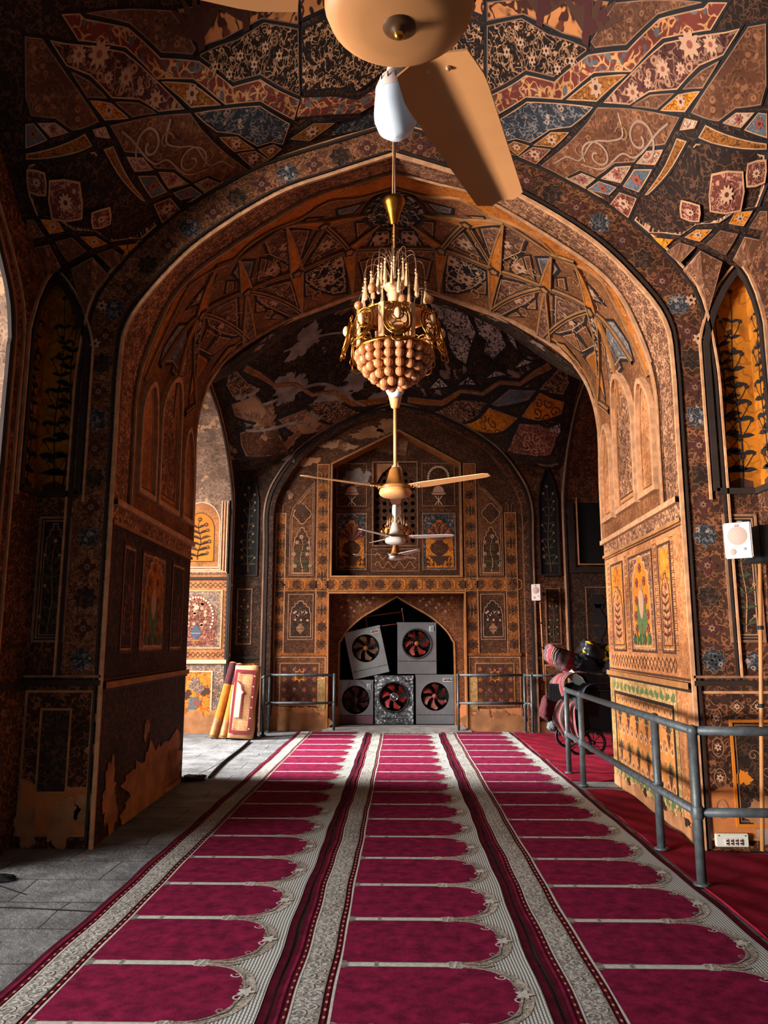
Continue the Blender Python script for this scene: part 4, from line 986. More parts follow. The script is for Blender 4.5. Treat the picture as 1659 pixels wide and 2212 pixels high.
P.ribbon([(-4.4, 2.72), (xr, 2.72)], .05, 'mould_dark', .025, False, .025); P.ribbon([(xr-.02, 0), (xr-.02, 4.2)], .04, 'mould_dark', .02, False, .02)
P.poly(rect(-4.3, -3.22, 1.48, 2.50), 'court_blue', .004); P.frame(rect(-4.3, -3.22, 1.48, 2.50), 0, .03, 'moulding', .012, .01)
q = cusp(-4.05, -3.30, 1.52, 2.44, .35); P.poly(q, 'v_redbr', .006)
for i in range(26):
    a = -.5+i/25*(PI+1); P.disc((-3.67+.30*math.cos(a), 2.02+.36*math.sin(a)), .020, 'petal_pale', .009, 8)
for i in range(18): P.disc((-3.67+.16*math.cos(i*.9), 2.06+.2*math.sin(i*1.3)), .032, 'petal', .0085, 8)
P.flower((-3.67, 2.2), .05, 'petal_pale', 'petal', .010); P.vase((-3.67, 1.6), .28, .20, 'vase_blue', 'panel_orange', .010)
for i in range(14):
    x = -4.25+.09*i
    for z in (2.60, 1.36): P.ribbon([(x-.04, z), (x, z+.045), (x+.04, z), (x, z-.045)], .010, 'ink_brown', .004, True)
for i in range(12): P.ribbon([(-3.13-.03, 1.48+.09*i), (-3.13, 1.525+.09*i), (-3.13+.03, 1.48+.09*i), (-3.13, 1.435+.09*i)], .009, 'ink_brown', .004, True)
P.ribbon([(-4.4, 1.24), (xr, 1.24)], .07, 'line_pale', .03, False, .03)
P.poly(rect(-4.4, xr-.03, .9, 1.19), 'court_blue', .004); P.poly(rect(-3.34, xr-.03, .2, 1.19), 'court_blue', .0045); P.poly(rect(-4.4, -3.36, .18, 1.06), 'court_orange', .006); P.ribbon([(-3.35, .15), (-3.35, 1.07), (-4.4, 1.07)], .025, 'line_pale', .012)
for c, r, m, sd in (((-3.62, .82), .13, 'court_blue', 61), ((-3.66, .5), .12, 'v_blue', 62), ((-3.60, .52), .06, 'petal_red', 63), ((-3.45, .72), .07, 'ink_brown', 66), ((-3.8, .66), .08, 'ink_brown', 67)): patch(P, c, r, m, sd, .009+.001*(sd % 4))
patch(P, (-3.6, .1), .25, 'plaster', 64, .012, 2.6); patch(P, (-3.2, .2), .18, 'plaster', 65, .0125)
P.build('wall_courtyard_jamb', kind='structure')

# far jamb of the right-hand recess, its blind arch's shade painted as flat black
P = Paint(plane((0, YC2+.9*2.37-.012, 0), (1, 0, 0), (0, 0, 1), (0, -1, 0))); xl = XC+W2
P.poly(rect(xl, 4.35, 0, 2.8), 'side_dark'); P.poly(rect(xl, 4.35, 2.8, 4.6), 'side_dark')  # dark base carries the recess's shade in its colour
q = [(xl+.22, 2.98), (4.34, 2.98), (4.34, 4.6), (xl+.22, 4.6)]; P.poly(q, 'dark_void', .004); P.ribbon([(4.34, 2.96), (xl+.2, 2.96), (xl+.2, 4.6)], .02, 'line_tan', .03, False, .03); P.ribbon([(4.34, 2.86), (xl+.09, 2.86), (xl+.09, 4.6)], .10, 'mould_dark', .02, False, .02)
R = rect(xl+.3, xl+.72, 1.4, 2.55); P.frame(R, 0, .02, 'line_dim', .01); P.lobed((xl+.51, 2.3), .13, 'ink', .006, 6); P.vase((xl+.51, 1.5), .75, .26, 'ink', 'side_dark', .006)
P.ribbon([(xl, 1.28), (4.35, 1.28)], .04, 'mould_dark', .02, False, .02)
P.build('wall_recess_jamb', kind='structure')

# far end wall
PB = half([(2.33, 2.75), (2.33, 3.3), (2.33, 3.9), (2.28, 4.25), (2.08, 4.66), (1.62, 5.23), (.86, 5.70), (.4, 5.86), (0, 5.94)])
EB = half([(2.50, 2.75), (2.50, 3.4), (2.50, 4.1), (2.31, 4.65), (1.80, 5.30), (.92, 5.85), (.4, 6.02), (0, 6.1)])
P = Paint(plane((XC, Y3, 0), (1, 0, 0), (0, 0, 1), (0, -1, 0))); AB = jambed(PB)
for s in (1, -1):
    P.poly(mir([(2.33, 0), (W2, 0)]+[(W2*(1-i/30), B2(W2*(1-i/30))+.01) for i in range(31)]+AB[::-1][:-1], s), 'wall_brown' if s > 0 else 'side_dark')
    P.ribbon(mir(jambed(EB), s), .03, 'edge_stone', .03, False, .03); P.ribbon(mir([(x-.05, z-.03) for x, z in jambed(EB)], s), .05, 'mould_dark', .02, False, .02)
    R = [(2.62, 2.8), (2.98, 2.8), (2.98, 4.2), (2.93, 4.5), (2.80, 4.85), (2.67, 4.5), (2.62, 4.2)]; P.poly(mir(R, s), 'ink', .004); P.ribbon(mir(R, s), .03, 'mould_dark', .03, True, .03)
    P.plant((s*2.8, 2.86), 1.6, .3, 'line_dim', 'green_dark', 'petal', 'ink', 8, 9, .008, .8)
    R = mir(rect(2.70, 2.96, 1.55, 2.55), s); P.poly(R, 'side_dark', .004); P.frame(R, 0, .025, 'line_dim', .012, .01); P.plant((s*2.83, 1.6), .75, .2, 'line_dim', 'green_dark', 'petal', 'ink', 9, 5, .008)
    P.ribbon([(s*2.5, 1.3), (s*W2, 1.3)], .05, 'mould_dark', .025, False, .025)
    R = mir(rect(2.62, 3.02, .3, 1.2), s); P.poly(R, 'far_dado' if s > 0 else 'court_orange', .004); P.frame(R, .03, .03, 'plaster' if s > 0 else 'niche_orange', .008)
reveal(P, [(-x, z) for x, z in AB]+AB[::-1][1:], 0, -.15, 'wall_brown')
for s in (1, -1): patch(P, (s*2.75, .12), .2, 'plaster', 71+s, .01, 1.2)
for c, r, sx, sd in (((-1.55, 5.62), .10, 2.0, 73), ((-1.0, 5.85), .07, 2.5, 74), ((-2.1, 5.05), .10, 1.2, 75), ((-.35, 6.02), .06, 2.2, 76)): patch(P, c, r, 'plaster_grey', sd, .014, sx)
P.build('wall_back', kind='structure')

YB = Y3+.15; D = .42
P = Paint(plane((0, YB, 0), (1, 0, 0), (0, 0, 1), (0, -1, 0)))
UP = [(-1.31, 2.79), (1.14, 2.79), (1.14, 4.95), (-.02, 5.60), (-1.31, 4.95)]
ar = [(-x, z+.02) for x, z in jambed(PB)]+[(x, z+.02) for x, z in jambed(PB)[::-1][1:]]
outer = [(x+XC, z) for x, z in ar]
LOW = [(-1.35, 0), (-1.35, 2.49), (1.19, 2.49), (1.19, 0)]
n0 = outer.index(outer[0])
P.poly(outer+LOW[::-1], 'far_wall', 0, [UP])
reveal(P, UP, 0, -D, 'far_strip', True); reveal(P, LOW, 0, -D, 'far_strip')
for pts, w in ((UP, .035), (LOW, .03)):
    P.ribbon(pts, w, 'rib_tan', .03, pts is UP, .03)
for a, b in (((-1.59, 0), (-1.35, 4.95)), ((1.19, 0), (1.44, 4.95)), ((-2.36, 0), (-2.16, 4.0)), ((1.95, 0), (2.18, 4.0))):
    R = rect(a[0], b[0], 1.36, b[1]); P.poly(R, 'far_strip', .004); P.frame(R, .01, .015, 'line_tan', .008)
    z = 1.55; i = 0
    while z < b[1]-.1:
        c = ((a[0]+b[0])/2, z); P.lobed(c, .085, 'far_wall', .007); P.star(c, .05, 'side_dark', .009, 6)
        if i % 2: P.ribbon([(c[0]-.08, z+.14), (c[0]-.03, z+.2), (c[0]-.03, z+.42), (c[0]-.08, z+.47)], .012, 'rib_tan', .008); P.ribbon([(c[0]+.08, z+.14), (c[0]+.03, z+.2), (c[0]+.03, z+.42), (c[0]+.08, z+.47)], .012, 'rib_tan', .008)
        z += .31; i += 1
R = rect(-2.36, 2.18, 2.52, 2.76); P.poly(R, 'far_strip', .0055); P.frame(R, .005, .014, 'rib_tan', .009)
for i in range(15):
    c = (-2.25+.31*i, 2.64); P.lobed(c, .085, 'far_wall', .008)
    P.ribbon([(c[0]+.10, 2.74), (c[0]+.155, 2.70), (c[0]+.155, 2.58), (c[0]+.10, 2.54)], .016, 'court_orange', .010)
for x0, x1, st in ((-2.10, -1.62, 1), (1.47, 1.93, -1)):
    R = [(x0, 2.8), (x1, 2.8), (x1, 4.62 if st > 0 else 4.1), ((x0+x1)/2+.08*st, 4.45), (x0+.05, 4.1 if st > 0 else 4.5), (x0, 3.9 if st > 0 else 4.62)]
    P.poly(R, 'far_dado', .004); P.frame(R, .015, .018, 'line_dim', .010, .008); P.frame(R, .05, .010, 'line_tan', .008)
    c = (x0+x1)/2
    P.lobed((c, 3.98), .15, 'far_wall', .007, 4, .12); P.ribbon([(c+.15*(1+.12*math.cos(4*a))*math.cos(a), 3.98+.17*(1+.12*math.cos(4*a))*math.sin(a)) for a in (2*PI*k/30 for k in range(30))], .014, 'line_tan', .009, True)
    q = cusp(x0+.08, x1-.08, 2.86, 3.72, .35); P.poly(q, 'far_wall', .007); P.ribbon(q, .014, 'line_tan', .010, True); P.plant((c, 2.88), .66, .36, 'line_tan', 'green_dark', 'petal', 'ink', 13+st, 5, .010)
    R = rect(x0, x1, 1.62, 2.47); P.poly(R, 'far_wall', .004); P.frame(R, .01, .02, 'line_dim', .010, .008)
    q = cusp(x0+.05, x1-.05, 1.68, 2.34, .3); P.poly(q, 'side_dark', .007); P.ribbon(q, .012, 'line_tan', .010, True)
    P.vase((c, 1.72), .2, .16, 'line_dim', 'ink', .010)
    for i in range(16): P.disc((c+.13*math.cos(i*.8)*(1-.02*i), 1.98+.16*abs(math.sin(i*.53))), .022, 'petal', .012, 7)
for x0, x1 in ((-2.36, -1.36), (1.22, 2.2)):
    R = rect(x0, x1, .0, 1.34); P.poly(R, 'far_dado', .005); P.ribbon([(x0, 1.36), (x1, 1.36)], .05, 'far_strip', .02, False, .02); P.frame(R, .03, .016, 'line_tan', .009)
    R = rect(x0+.14, x1-.14, .45, 1.2); P.poly(R, 'far_wall', .007); P.frame(R, 0, .02, 'rib_tan', .010)
    for i in range(4):
        for j in range(4): P.lobed((x0+.22+.185*i, .54+.185*j), .085, 'maroon' if (i+j) % 2 else 'ink_brown', .009, 6, .16); P.star((x0+.22+.185*i, .54+.185*j), .05, 'far_strip' if (i*j+i) % 3 == 0 else 'v_redbr', .011, 6)
    c = (x0+x1)/2; P.star((c, .98), .13, 'court_orange', .013, 8); P.lobed((c, .98), .07, 'far_wall', .015)
    for i in range(6): patch(P, (x0+.08+.17*i, .14+.06*math.sin(i*2.3)), .17, 'plaster', 80+i+int(x0*3), .014+.0004*i, 1.1)
    P.poly(rect(x0, x1, 0, .16), 'plaster', .0135)
    P.poly(rect(x1-.17 if x0 < 0 else x0+.02, x1-.03 if x0 < 0 else x0+.17, .35, .95), 'tile_border', .012)
for c, r, sx, sd in (((-1.75, 5.0), .09, 2.0, 91), ((-1.2, 5.32), .10, 3.0, 92), ((-.6, 5.55), .10, 3.4, 93), ((-2.1, 4.35), .08, .8, 94), ((-.25, 5.68), .12, 1.8, 95)): patch(P, c, r, 'plaster' if sd % 2 else 'far_plaster', sd, .012, sx)
for x in (-2.2, -1.9): P.lobed((x, 4.35-.9*(x+2.2)), .10, 'ink_brown', .010)
P.build('wall_back_blind', kind='structure')

YD = YB+D
P = Paint(plane((0, YD, 0), (1, 0, 0), (0, 0, 1), (0, -1, 0)))
WIN = rect(-.52, .31, 3.44, 5.06)
UB = [(-1.55, 2.5), (1.4, 2.5), (1.4, 5.3), (-.02, 6.0), (-1.55, 5.3)]
P.poly(UB, 'far_wall', 0, [WIN]); reveal(P, WIN, 0, -.3, 'side_dark', True); P.frame(WIN, -.02, .03, 'line_dim', .012, False)
SP = [(1.09, 0), (1.09, 1.42), (1.05, 1.62), (.92, 1.82), (.66, 2.05), (.32, 2.25), (0, 2.44)]
sp = [(-.08+x, z) for x, z in catmull(SP, 5)]; spL = [(-.16-x, z) for x, z in sp]
NI = spL+sp[::-1][1:]
P.poly([(-1.45, 0)]+NI+[(1.3, 0), (1.3, 2.62), (-1.45, 2.62)], 'far_dado')
P.ribbon(NI, .03, 'rib_tan', .015, False, .015); reveal(P, NI, 0, -1.05, 'side_dark')
for i in range(22): P.flower((-.08+(1 if i % 2 else -1)*(.45+.06*(i % 11)), 2.42-.05*(i % 7)*((i % 11)/11+.3)), .028, 'petal', 'ink_brown', .004)
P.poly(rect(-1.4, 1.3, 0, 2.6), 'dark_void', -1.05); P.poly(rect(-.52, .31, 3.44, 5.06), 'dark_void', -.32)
for sx, x0, x1 in ((-1, -1.24, -.66), (1, .43, 1.06)):
    c = (x0+x1)/2
    R = rect(x0, x1, 2.96, 4.05); P.poly(R, 'v_bluefl', .004); P.frame(R, 0, .025, 'line_dim', .012, .01)
    q = cusp(x0+.05, x1-.05, 2.99, 3.93, .3); q[0] = (x1-.03, 2.99); P.poly(q, 'court_orange', .007); P.ribbon(q, .010, 'ink_brown', .010, True)
    P.vase((c, 3.14), .42, .36, 'far_wall', 'ink_brown', .010); P.poly([(c-.2, 3.22), (c+.2, 3.22), (c+.1, 3.13), (c+.05, 3.05), (c-.05, 3.05), (c-.1, 3.13)], 'ink_brown', .013)
    for i in range(11): P.leaf((c, 3.52), PI/2+.24*(i-5), .30, .055, 'ink_brown' if i % 2 else 'petal_red', .012+.0004*i, .2*(i-5)/5)
    for i in range(9): P.flower((c+.19*math.cos(PI*i/8), 3.62+.20*math.sin(PI*i/8)), .045, 'petal_red' if i % 2 else 'ink_brown', 'petal', .018)
    for i in range(8):
        for z in (3.02, 3.10): P.leaf((x0+.07+.063*i, z), PI/2+.5*math.sin(i*1.7), .09, .035, 'ink_brown', .011)
    R = rect(x0, x1, 4.2, 5.05); P.frame(R, 0, .02, 'line_dim', .010, .008)
    P.poly([(c-.15, 4.46), (c+.15, 4.46), (c+.11, 4.42), (c-.11, 4.42)], 'petal', .007); P.poly([(c+.11*math.cos(PI*i/12), 4.47+.13*math.sin(PI*i/12)) for i in range(13)], 'petal', .006)
    for a in (-.07, .07): P.ribbon([(c-a, 4.22), (c+a, 4.40)], .014, 'petal_pale', .008)
    P.ribbon([(c, 4.22), (c, 4.40)], .010, 'petal_pale', .0085)
    if sx > 0:
        for i in range(17): a = -.3+i/16*(PI+.6); P.flower((c+.2*math.cos(a), 4.76+.22*math.sin(a)), .026, 'petal_pale', 'ink_brown', .007)
    else:
        for i in range(5): patch(P, (c-.1+.09*i, 4.7+.08*(i % 3)), .10, 'plaster_grey', 100+i, .008+.001*i, 1.2)
R = rect(-.56, .36, 2.93, 3.36); P.poly(R, 'far_dado', .004); P.frame(R, 0, .02, 'line_dim', .010)
for z in (3.05, 3.22): P.ribbon([(-.5+.8*i/40, z+.06*math.sin(i*.6)) for i in range(41)], .014, 'line_tan', .008)
P.ribbon([(-1.3, 4.12), (-.56, 4.12)], .06, 'far_dado', .006); P.ribbon([(.36, 4.12), (1.1, 4.12)], .06, 'far_dado', .006)
P.poly([(-.52, 5.06), (-.52, 4.5), (-.46, 4.68), (-.36, 4.86), (-.22, 4.98), (-.1, 5.06)], 'plaster', -.05); P.poly([(.31, 5.06), (.31, 4.5), (.25, 4.68), (.15, 4.86), (.0, 4.98), (-.1, 5.06)], 'far_wall', -.05)
P.poly([(-.5, 5.3), (.1, 5.2), (.2, 5.7), (-.4, 5.75)], 'far_plaster', .006)
P.build('wall_back_niche', kind='structure')

# carved lattice in the window
P = MB(); holes = []
for j in range(11):
    for i in range(6):
        c = (-.52+.83*(i+.5)/6, 3.46+1.62*(j+.5)/11); holes.append([(c[0]+(.047 if k % 2 else .036)*math.cos(PI*k/8), c[1]+(.047 if k % 2 else .036)*math.sin(PI*k/8)) for k in range(16)])
P.prism(WIN, 'far_wall', plane((0, YD+.10, 0), (1, 0, 0), (0, 0, 1), (0, -1, 0)), 0, -.03, holes)
o = P.build('window_1'); o['kind'] = 'structure'
# stone sill in front of the niche
P = MB(); P.box((-.08, YB+.3, .02), (2.5, 1.0, .08), 'sill_stone', bev=.01); P.box((-.08, 14.15, .012), (2.66, .26, .05), 'sill_stone', bev=.008); P.box((-.08, 15.4, .02), (2.2, 1.2, .08), 'sill_stone')
o = P.build('trim_1'); o['kind'] = 'structure'
# ---------- things in the hall ----------
# prayer carpets
PITCH = .633
def carpet(x0, w, ya, yb, label, fringe, seed):
    ph = seed*1.7
    def f(u, v, h):
        t = u/w; e = .006*math.sin(3.1*v+ph)+.004*math.sin(8.3*v+2*ph)
        return Vector((x0+u+e*(1 if t > .5 else -1)*abs(2*t-1), v, .012+h))
    P = Paint(f); X = lambda t: t*w
    n = int((yb-ya)/.12)
    def strip(a, b, mat, h):
        P.ribbon([(X((a+b)/2), ya+(yb-ya)*i/n) for i in range(n+1)], X(b-a), mat, h)
    strip(0, 1, 'pile_maroon', 0)
    for e in (0, 1):
        P.ribbon([(X(e), ya+(yb-ya)*i/n) for i in range(n+1)], .004, 'pile_dark', .0, False, .014)
    reveal(P, [(0, ya), (w, ya)], 0, -.012, 'pile_dark')
    strip(.022, .034, 'pile_red', .006)
    strip(.047, .055, 'pile_dots', .002); strip(.064, .072, 'pile_white', .003); strip(.074, .168, 'pile_border', .003); strip(.168, .174, 'pile_grey', .003); strip(.184, .193, 'pile_dots', .003); strip(.203, .213, 'pile_white', .004)
    strip(.213, .966, 'pile_ridge', .003)
    y = ya+.06; k = 0
    while y < 10:          # scrolling vine in the woven border
        c = X(.121)+X(.016)*(1 if k % 2 else -1); d = 1 if k % 2 else -1
        P.scroll((c, y), .034, 1.25, .009, 'pile_white', .0038, d, k, 22); P.scroll((c+.004, y+.003), .038, 1.2, .004, 'pile_dark', .0036, d, k, 20)
        P.leaf((c-.03*d, y+.03), .6*d+PI/2, .045, .016, 'pile_grey', .0040); P.lobed((X(.121)-X(.026)*(1 if k % 2 else -1), y+.01), .013, 'pile_scroll' if k % 3 else 'pile_white', .0041, 5, .25)
        y += .062; k += 1
    k0 = math.ceil((ya-4.13)/PITCH); k1 = math.floor((yb-4.13)/PITCH)
    xs, tip, hh = X(.70), X(.885), PITCH/2-.030
    i = 0
    for k in range(k0-1, k1+1):
        c = 4.13+PITCH*(k+.5); lo, hi = max(ya+.01, c-hh), min(yb-.01, c+hh)
        if hi-lo < .1: continue
        arc = [(xs+(tip-xs)*math.sin(a)**.85, c+hh*math.cos(a)*(1 if a < PI/2 else 1)) for a in (PI*j/18 for j in range(19))]
        arc = [(x, min(max(y, lo), hi)) for x, y in arc]
        # scroll-work border round the arch, then the plain red field
        out = [(xs+(tip+.055-xs)*math.sin(a)**.8, min(max(c+(hh+.028)*math.cos(a), ya), yb)) for a in (PI*j/18 for j in range(19))]
        P.poly([(X(.60), out[0][1])]+out+[(X(.60), out[-1][1])], 'pile_scroll', .0045)
        P.poly([(X(.213), hi)]+arc+[(X(.213), lo)], 'pile_red', .006)
        P.ribbon(arc, .010, 'pile_scroll', .0068)
        P.ribbon([(x+.004+.012*math.sin(j*1.6), y) for j, (x, y) in enumerate(arc[4:15])], .009, 'pile_grey', .0072)
        for j in range(4): P.scroll((tip+.012-.05*abs(j-1.5), c+(-.20+.133*j)*.9), .030, 1.0, .009, 'pile_white' if j % 2 else 'pile_grey', .0074, 1 if j % 2 else -1, j)
        P.lobed((tip+.012, c), .034, 'pile_white', .0078, 5, .3)
    for k in range(k0, k1+1):
        y = 4.13+PITCH*k
        if y < ya+.05 or y > yb-.05: continue
        P.poly(rect(X(.213), X(.64), y-.026, y+.026), 'pile_white', .0065)
        for z in (-.026, .026): P.ribbon([(X(.213), y+z), (X(.64), y+z)], .005, 'pile_grey', .007)
        P.poly([(X(.213), y-.042), (X(.226), y-.042), (X(.24), y-.03), (X(.24), y+.03), (X(.226), y+.042), (X(.213), y+.042)], 'pile_grey', .007)
        P.poly(rect(X(.345), X(.36), y-.033, y+.033), 'pile_grey', .0072)
        P.poly([(X(.64), y-.03), (X(.65), y-.042), (X(.69), y-.042), (X(.70), y-.03), (X(.70), y+.03), (X(.69), y+.042), (X(.65), y+.042), (X(.64), y+.03)], 'pile_scroll', .0072)
        P.ribbon([(X(.66), y-.04), (X(.675), y+.04)], .012, 'pile_white', .0078); P.ribbon([(X(.64), y-.03), (X(.64), y+.03)], .010, 'pile_white', .0078)
        P.poly([(X(.70), y-.028), (X(.78), y-.030), (X(.83), y), (X(.78), y+.030), (X(.70), y+.028)], 'pile_scroll', .0068)
        P.ribbon([(X(.71), y), (X(.80), y)], .008, 'pile_red', .0074)
    if fringe:
        for i in range(26): P.poly(rect(X(.05+.034*i), X(.05+.034*i+.02), yb-.015, yb+.10), 'pile_white' if i % 3 else 'pile_grey', .002)
    o = P.build('prayer_carpet')
    return set_props(o, label, 'carpet', 'prayer carpets laid side by side along the hall')
carpet(-1.84, 1.255, 2.2, 14.1, 'long crimson prayer carpet lying next to the bare stone floor', False, 1)
carpet(-.57, 1.25, 2.2, 13.85, 'long crimson prayer carpet in the middle, between two others, white fringe at its end', True, 2)
carpet(.695, 1.24, 2.2, 14.1, 'long crimson prayer carpet lying against the plain red floor cloth', False, 3)

def cloth_sheet(name, pts, label, cat, mat, seed):
    """plain red floor cloth with ripples"""
    rnd = random.Random(seed)
    def f(u, v, h): return Vector((u, v, .008+h+.006*math.sin(5*u+3*v+seed)+.005*math.sin(9*v-4*u)+.004*math.sin(17*u+11*v)))
    P = Paint(f); P.poly(pts, mat, .008, sub=.09)
    L = [(p[0]+(q[0]-p[0])*i/8, p[1]+(q[1]-p[1])*i/8) for p, q in zip(pts, pts[1:]+pts[:1]) for i in range(8)]
    reveal(P, L, .008, -.012, mat, True)
    return set_props(P.build(name), label, cat)
cloth_sheet('floor_cloth', [(1.975, 2.4), (2.92, 2.4), (2.92, 6.1), (2.62, 6.2), (2.30, 6.24), (2.30, 6.6), (2.34, 7.4), (2.40, 8.7), (2.0, 8.75), (1.975, 6)], 'plain dark red floor cloth under the steel railing, in front', 'floor cloth', 'runner_red', 2)
cloth_sheet('floor_cloth', [(1.975, 9.35), (2.3, 9.3), (3.9, 9.75), (3.9, 13.6), (2.9, 13.9), (1.975, 14.05)], 'plain dark red floor cloth under the loaded hand cart', 'floor cloth', 'runner_red', 5)

# pipe railings
def railing(name, label, posts, runs, r=.028, mat='pipe_steel', feet=True):
    t = thing(name, label, 'railing', (posts[0][0], posts[0][1], 0), 0, 'steel pipe railings'); o0 = Vector((posts[0][0], posts[0][1], 0))
    for x, y, h in posts:
        m = MB(); m.tube([Vector((x, y, .0))-o0, Vector((x, y, h))-o0], r, mat, 10); m.ball(Vector((x, y, h))-o0, r*1.25, mat, 10, 6); m.lathe([(r*1.2, .47*h-.04), (r*1.35, .47*h-.03), (r*1.35, .47*h+.03), (r*1.2, .47*h+.04)], mat, Vector((x, y, 0))-o0, 10)
        o = m.build('post', t)
        if feet:
            m = MB(); m.lathe([(.001, .0), (.055, .0), (.055, .012), (.03, .018)], mat, Vector((x, y, .012))-o0, 12); m.build('foot_plate', o)
    for run in runs:
        m = MB()
        for a, b in zip(run, run[1:]): m.tube([Vector(a)-o0, Vector(b)-o0], r*.95, mat, 10)
        m.build('rail', t)
    return t
railing('guard_railing', 'long steel pipe railing beside the tiled jamb, turning right at its near post', [(1.98, 5.45, 1.0), (2.01, 6.34, 1.0), (2.03, 8.99, 1.0), (2.05, 9.83, 1.0)],
        [[(2.05, 9.83, 1.0), (1.98, 5.45, 1.0), (2.9, 5.45, .99)], [(2.05, 9.83, .47), (1.98, 5.45, .47), (2.9, 5.45, .465)]], .032)
railing('guard_railing', 'steel pipe railing to the right of the coolers, reaching behind the hand cart', [(1.02, 14.1, 1.0), (2.2, 14.08, 1.0), (2.3, 13.92, 1.0)], [[(1.02, 14.1, 1.0), (2.2, 14.08, 1.0), (2.3, 13.92, 1.0), (2.85, 13.92, 1.0)], [(1.02, 14.1, .51), (2.2, 14.08, .51), (2.3, 13.92, .51)]], .024)
railing('guard_railing', 'steel pipe railing to the left of the coolers, near the rolled carpets', [(-1.2, 14.1, 1.0), (-2.36, 14.08, 1.0), (-2.36, 13.5, .99)], [[(-1.2, 14.1, 1.0), (-2.36, 14.08, 1.0), (-2.36, 13.5, .98), (-2.40, 13.5, .98)], [(-1.2, 14.1, .51), (-2.36, 14.08, .51), (-2.36, 13.5, .5), (-2.41, 13.5, .5)]], .024)

# ceiling fans
def make_fan(label, loc, azim, R, br, mat, trim, cap, rod_top, top, drop=0.0, bw=.13, crease=.0):
    t = thing('ceiling_fan', label, 'fan', loc, 0, 'ceiling fans along the hall'); k = br/.115
    m = MB(); m.lathe([(.001, 0), (br*.5, .002), (br*.8, .010), (br*.95, .022), (br, .036), (br*.98, .046), (br*.94, .062)], mat, n=40); m.build('lower_cover', t)
    m = MB(); m.lathe([(br*1.06, .062), (br*1.08, .072), (br*1.06, .082), (br*.9, .086), (br*.9, .062)], trim, n=40); m.build('trim_ring', t)
    m = MB(); m.lathe([(br*.92, .086), (br*.80, .094), (br*.62, .10), (br*.50, .14), (br*.36, .20), (br*.26, .215), (.02, .22)], cap, n=32); m.build('motor_housing', t)
    if drop:
        m = MB(); m.lathe([(.001, -.012), (.008, -.010), (.011, -.005), (.016, -.003), (.024, .000), (.027, .004)], 'fan_trim', n=24); m.ball((0, 0, -.011), .008, 'brass', 12, 8); m.build('centre_cap', t)
        m = MB(); m.tube([(br*.66*math.cos(2*PI*i/40), br*.66*math.sin(2*PI*i/40), .0115) for i in range(40)], .0012, 'fan_brown', 6, True); m.build('cover_seam', t)
    m = MB(); m.tube([(0, 0, .20), (0, 0, rod_top)], .013, mat, 10); m.build('down_rod', t)
    m = MB(); m.lathe([(.016, rod_top-.01), (.03, rod_top), (.045, rod_top+.07), (.05, rod_top+.085), (.02, rod_top+.09)], mat, n=20); m.build('canopy', t)
    m = MB(); m.tube([(0, 0, rod_top+.08), (0, 0, top)], .004, 'cable', 6); m.build('hanging_wire', t)
    for a in azim:
        a = math.radians(a); ca, sa = math.cos(a), math.sin(a)
        M = Matrix(((ca, -sa, 0, 0), (sa, ca, 0, 0), (0, 0, 1, .074), (0, 0, 0, 1)))
        m = MB(); rows = []; r0 = br*1.0; tilt = .20 if crease else -.13
        for i in range(17):
            s = i/16; x = r0+.035+(R-r0-.035)*s
            hw = bw/2*(.80+.20*min(1, s*7))*(1-.36*s)*(1 if s < .95 else 1-.5*((s-.95)/.05)**2)
            row = []
            for j in range(7):
                q = j/6*2-1; row.append(M @ Vector((x, hw*q, tilt*hw*q+crease*max(0, q-.25)*hw+.012*s)))
            rows.append(row)
        low = [[p-Vector((0, 0, .004)) for p in r] for r in rows]
        m.grid(rows, mat); m.grid(low, mat)
        e = [rows[0], low[0]]; m.grid([rows[0], low[0]], mat); m.grid([rows[-1], low[-1]], mat); m.grid([[r[0] for r in rows], [r[0] for r in low]], mat); m.grid([[r[-1] for r in rows], [r[-1] for r in low]], mat)
        o = m.build('blade', t)
        m = MB()
        m.prism([(br*.7, -.03), (r0+.10, -.022), (r0+.11, 0), (r0+.10, .022), (br*.7, .03)], trim, lambda u, v, h: M @ Vector((u, v, h+.004)), 0, .006); m.build('blade_arm', o)
        for x in (r0+.025, r0+.07):
            for y in (-.018, .018): q = MB(); q.ball(M @ Vector((x, y, -.004+tilt*y)), .0055, 'screw', 8, 6); q.build('screw', o)
    return t
make_fan('large cream ceiling fan close overhead, one blade pointing down the hall', (.001, 1.0, 2.492), (68.5, 192, 308.5), .63, .111, 'fan_cream', 'fan_brown', 'fan_brown', 1.2, vault1(0, 1.0)-2.492, 1, .155, -.75)
make_fan('cream ceiling fan on a rod, two blades spread like wings under the chandelier', (-.035, 5.3, 2.59), (211, 329, 90), .72, .115, 'fan_cream', 'fan_brown', 'fan_brown', .66, vault1(0, 5.3)-2.59, 0, .11)
make_fan('white ceiling fan, the nearer and higher of the two white ones', (-.05, 7.3, 2.51), (236, -4, 116), .56, .10, 'fan_white', 'fan_trim', 'fan_white', .62, 6.2-2.51, 0, .12)
make_fan('white ceiling fan, the lower of the two, hanging before the vase panels', (-.065, 10.4, 2.68), (182, 302, 62), .58, .105, 'fan_white', 'fan_trim', 'fan_brown', .7, vault2(0, 10.4)-2.68, 0, .12)

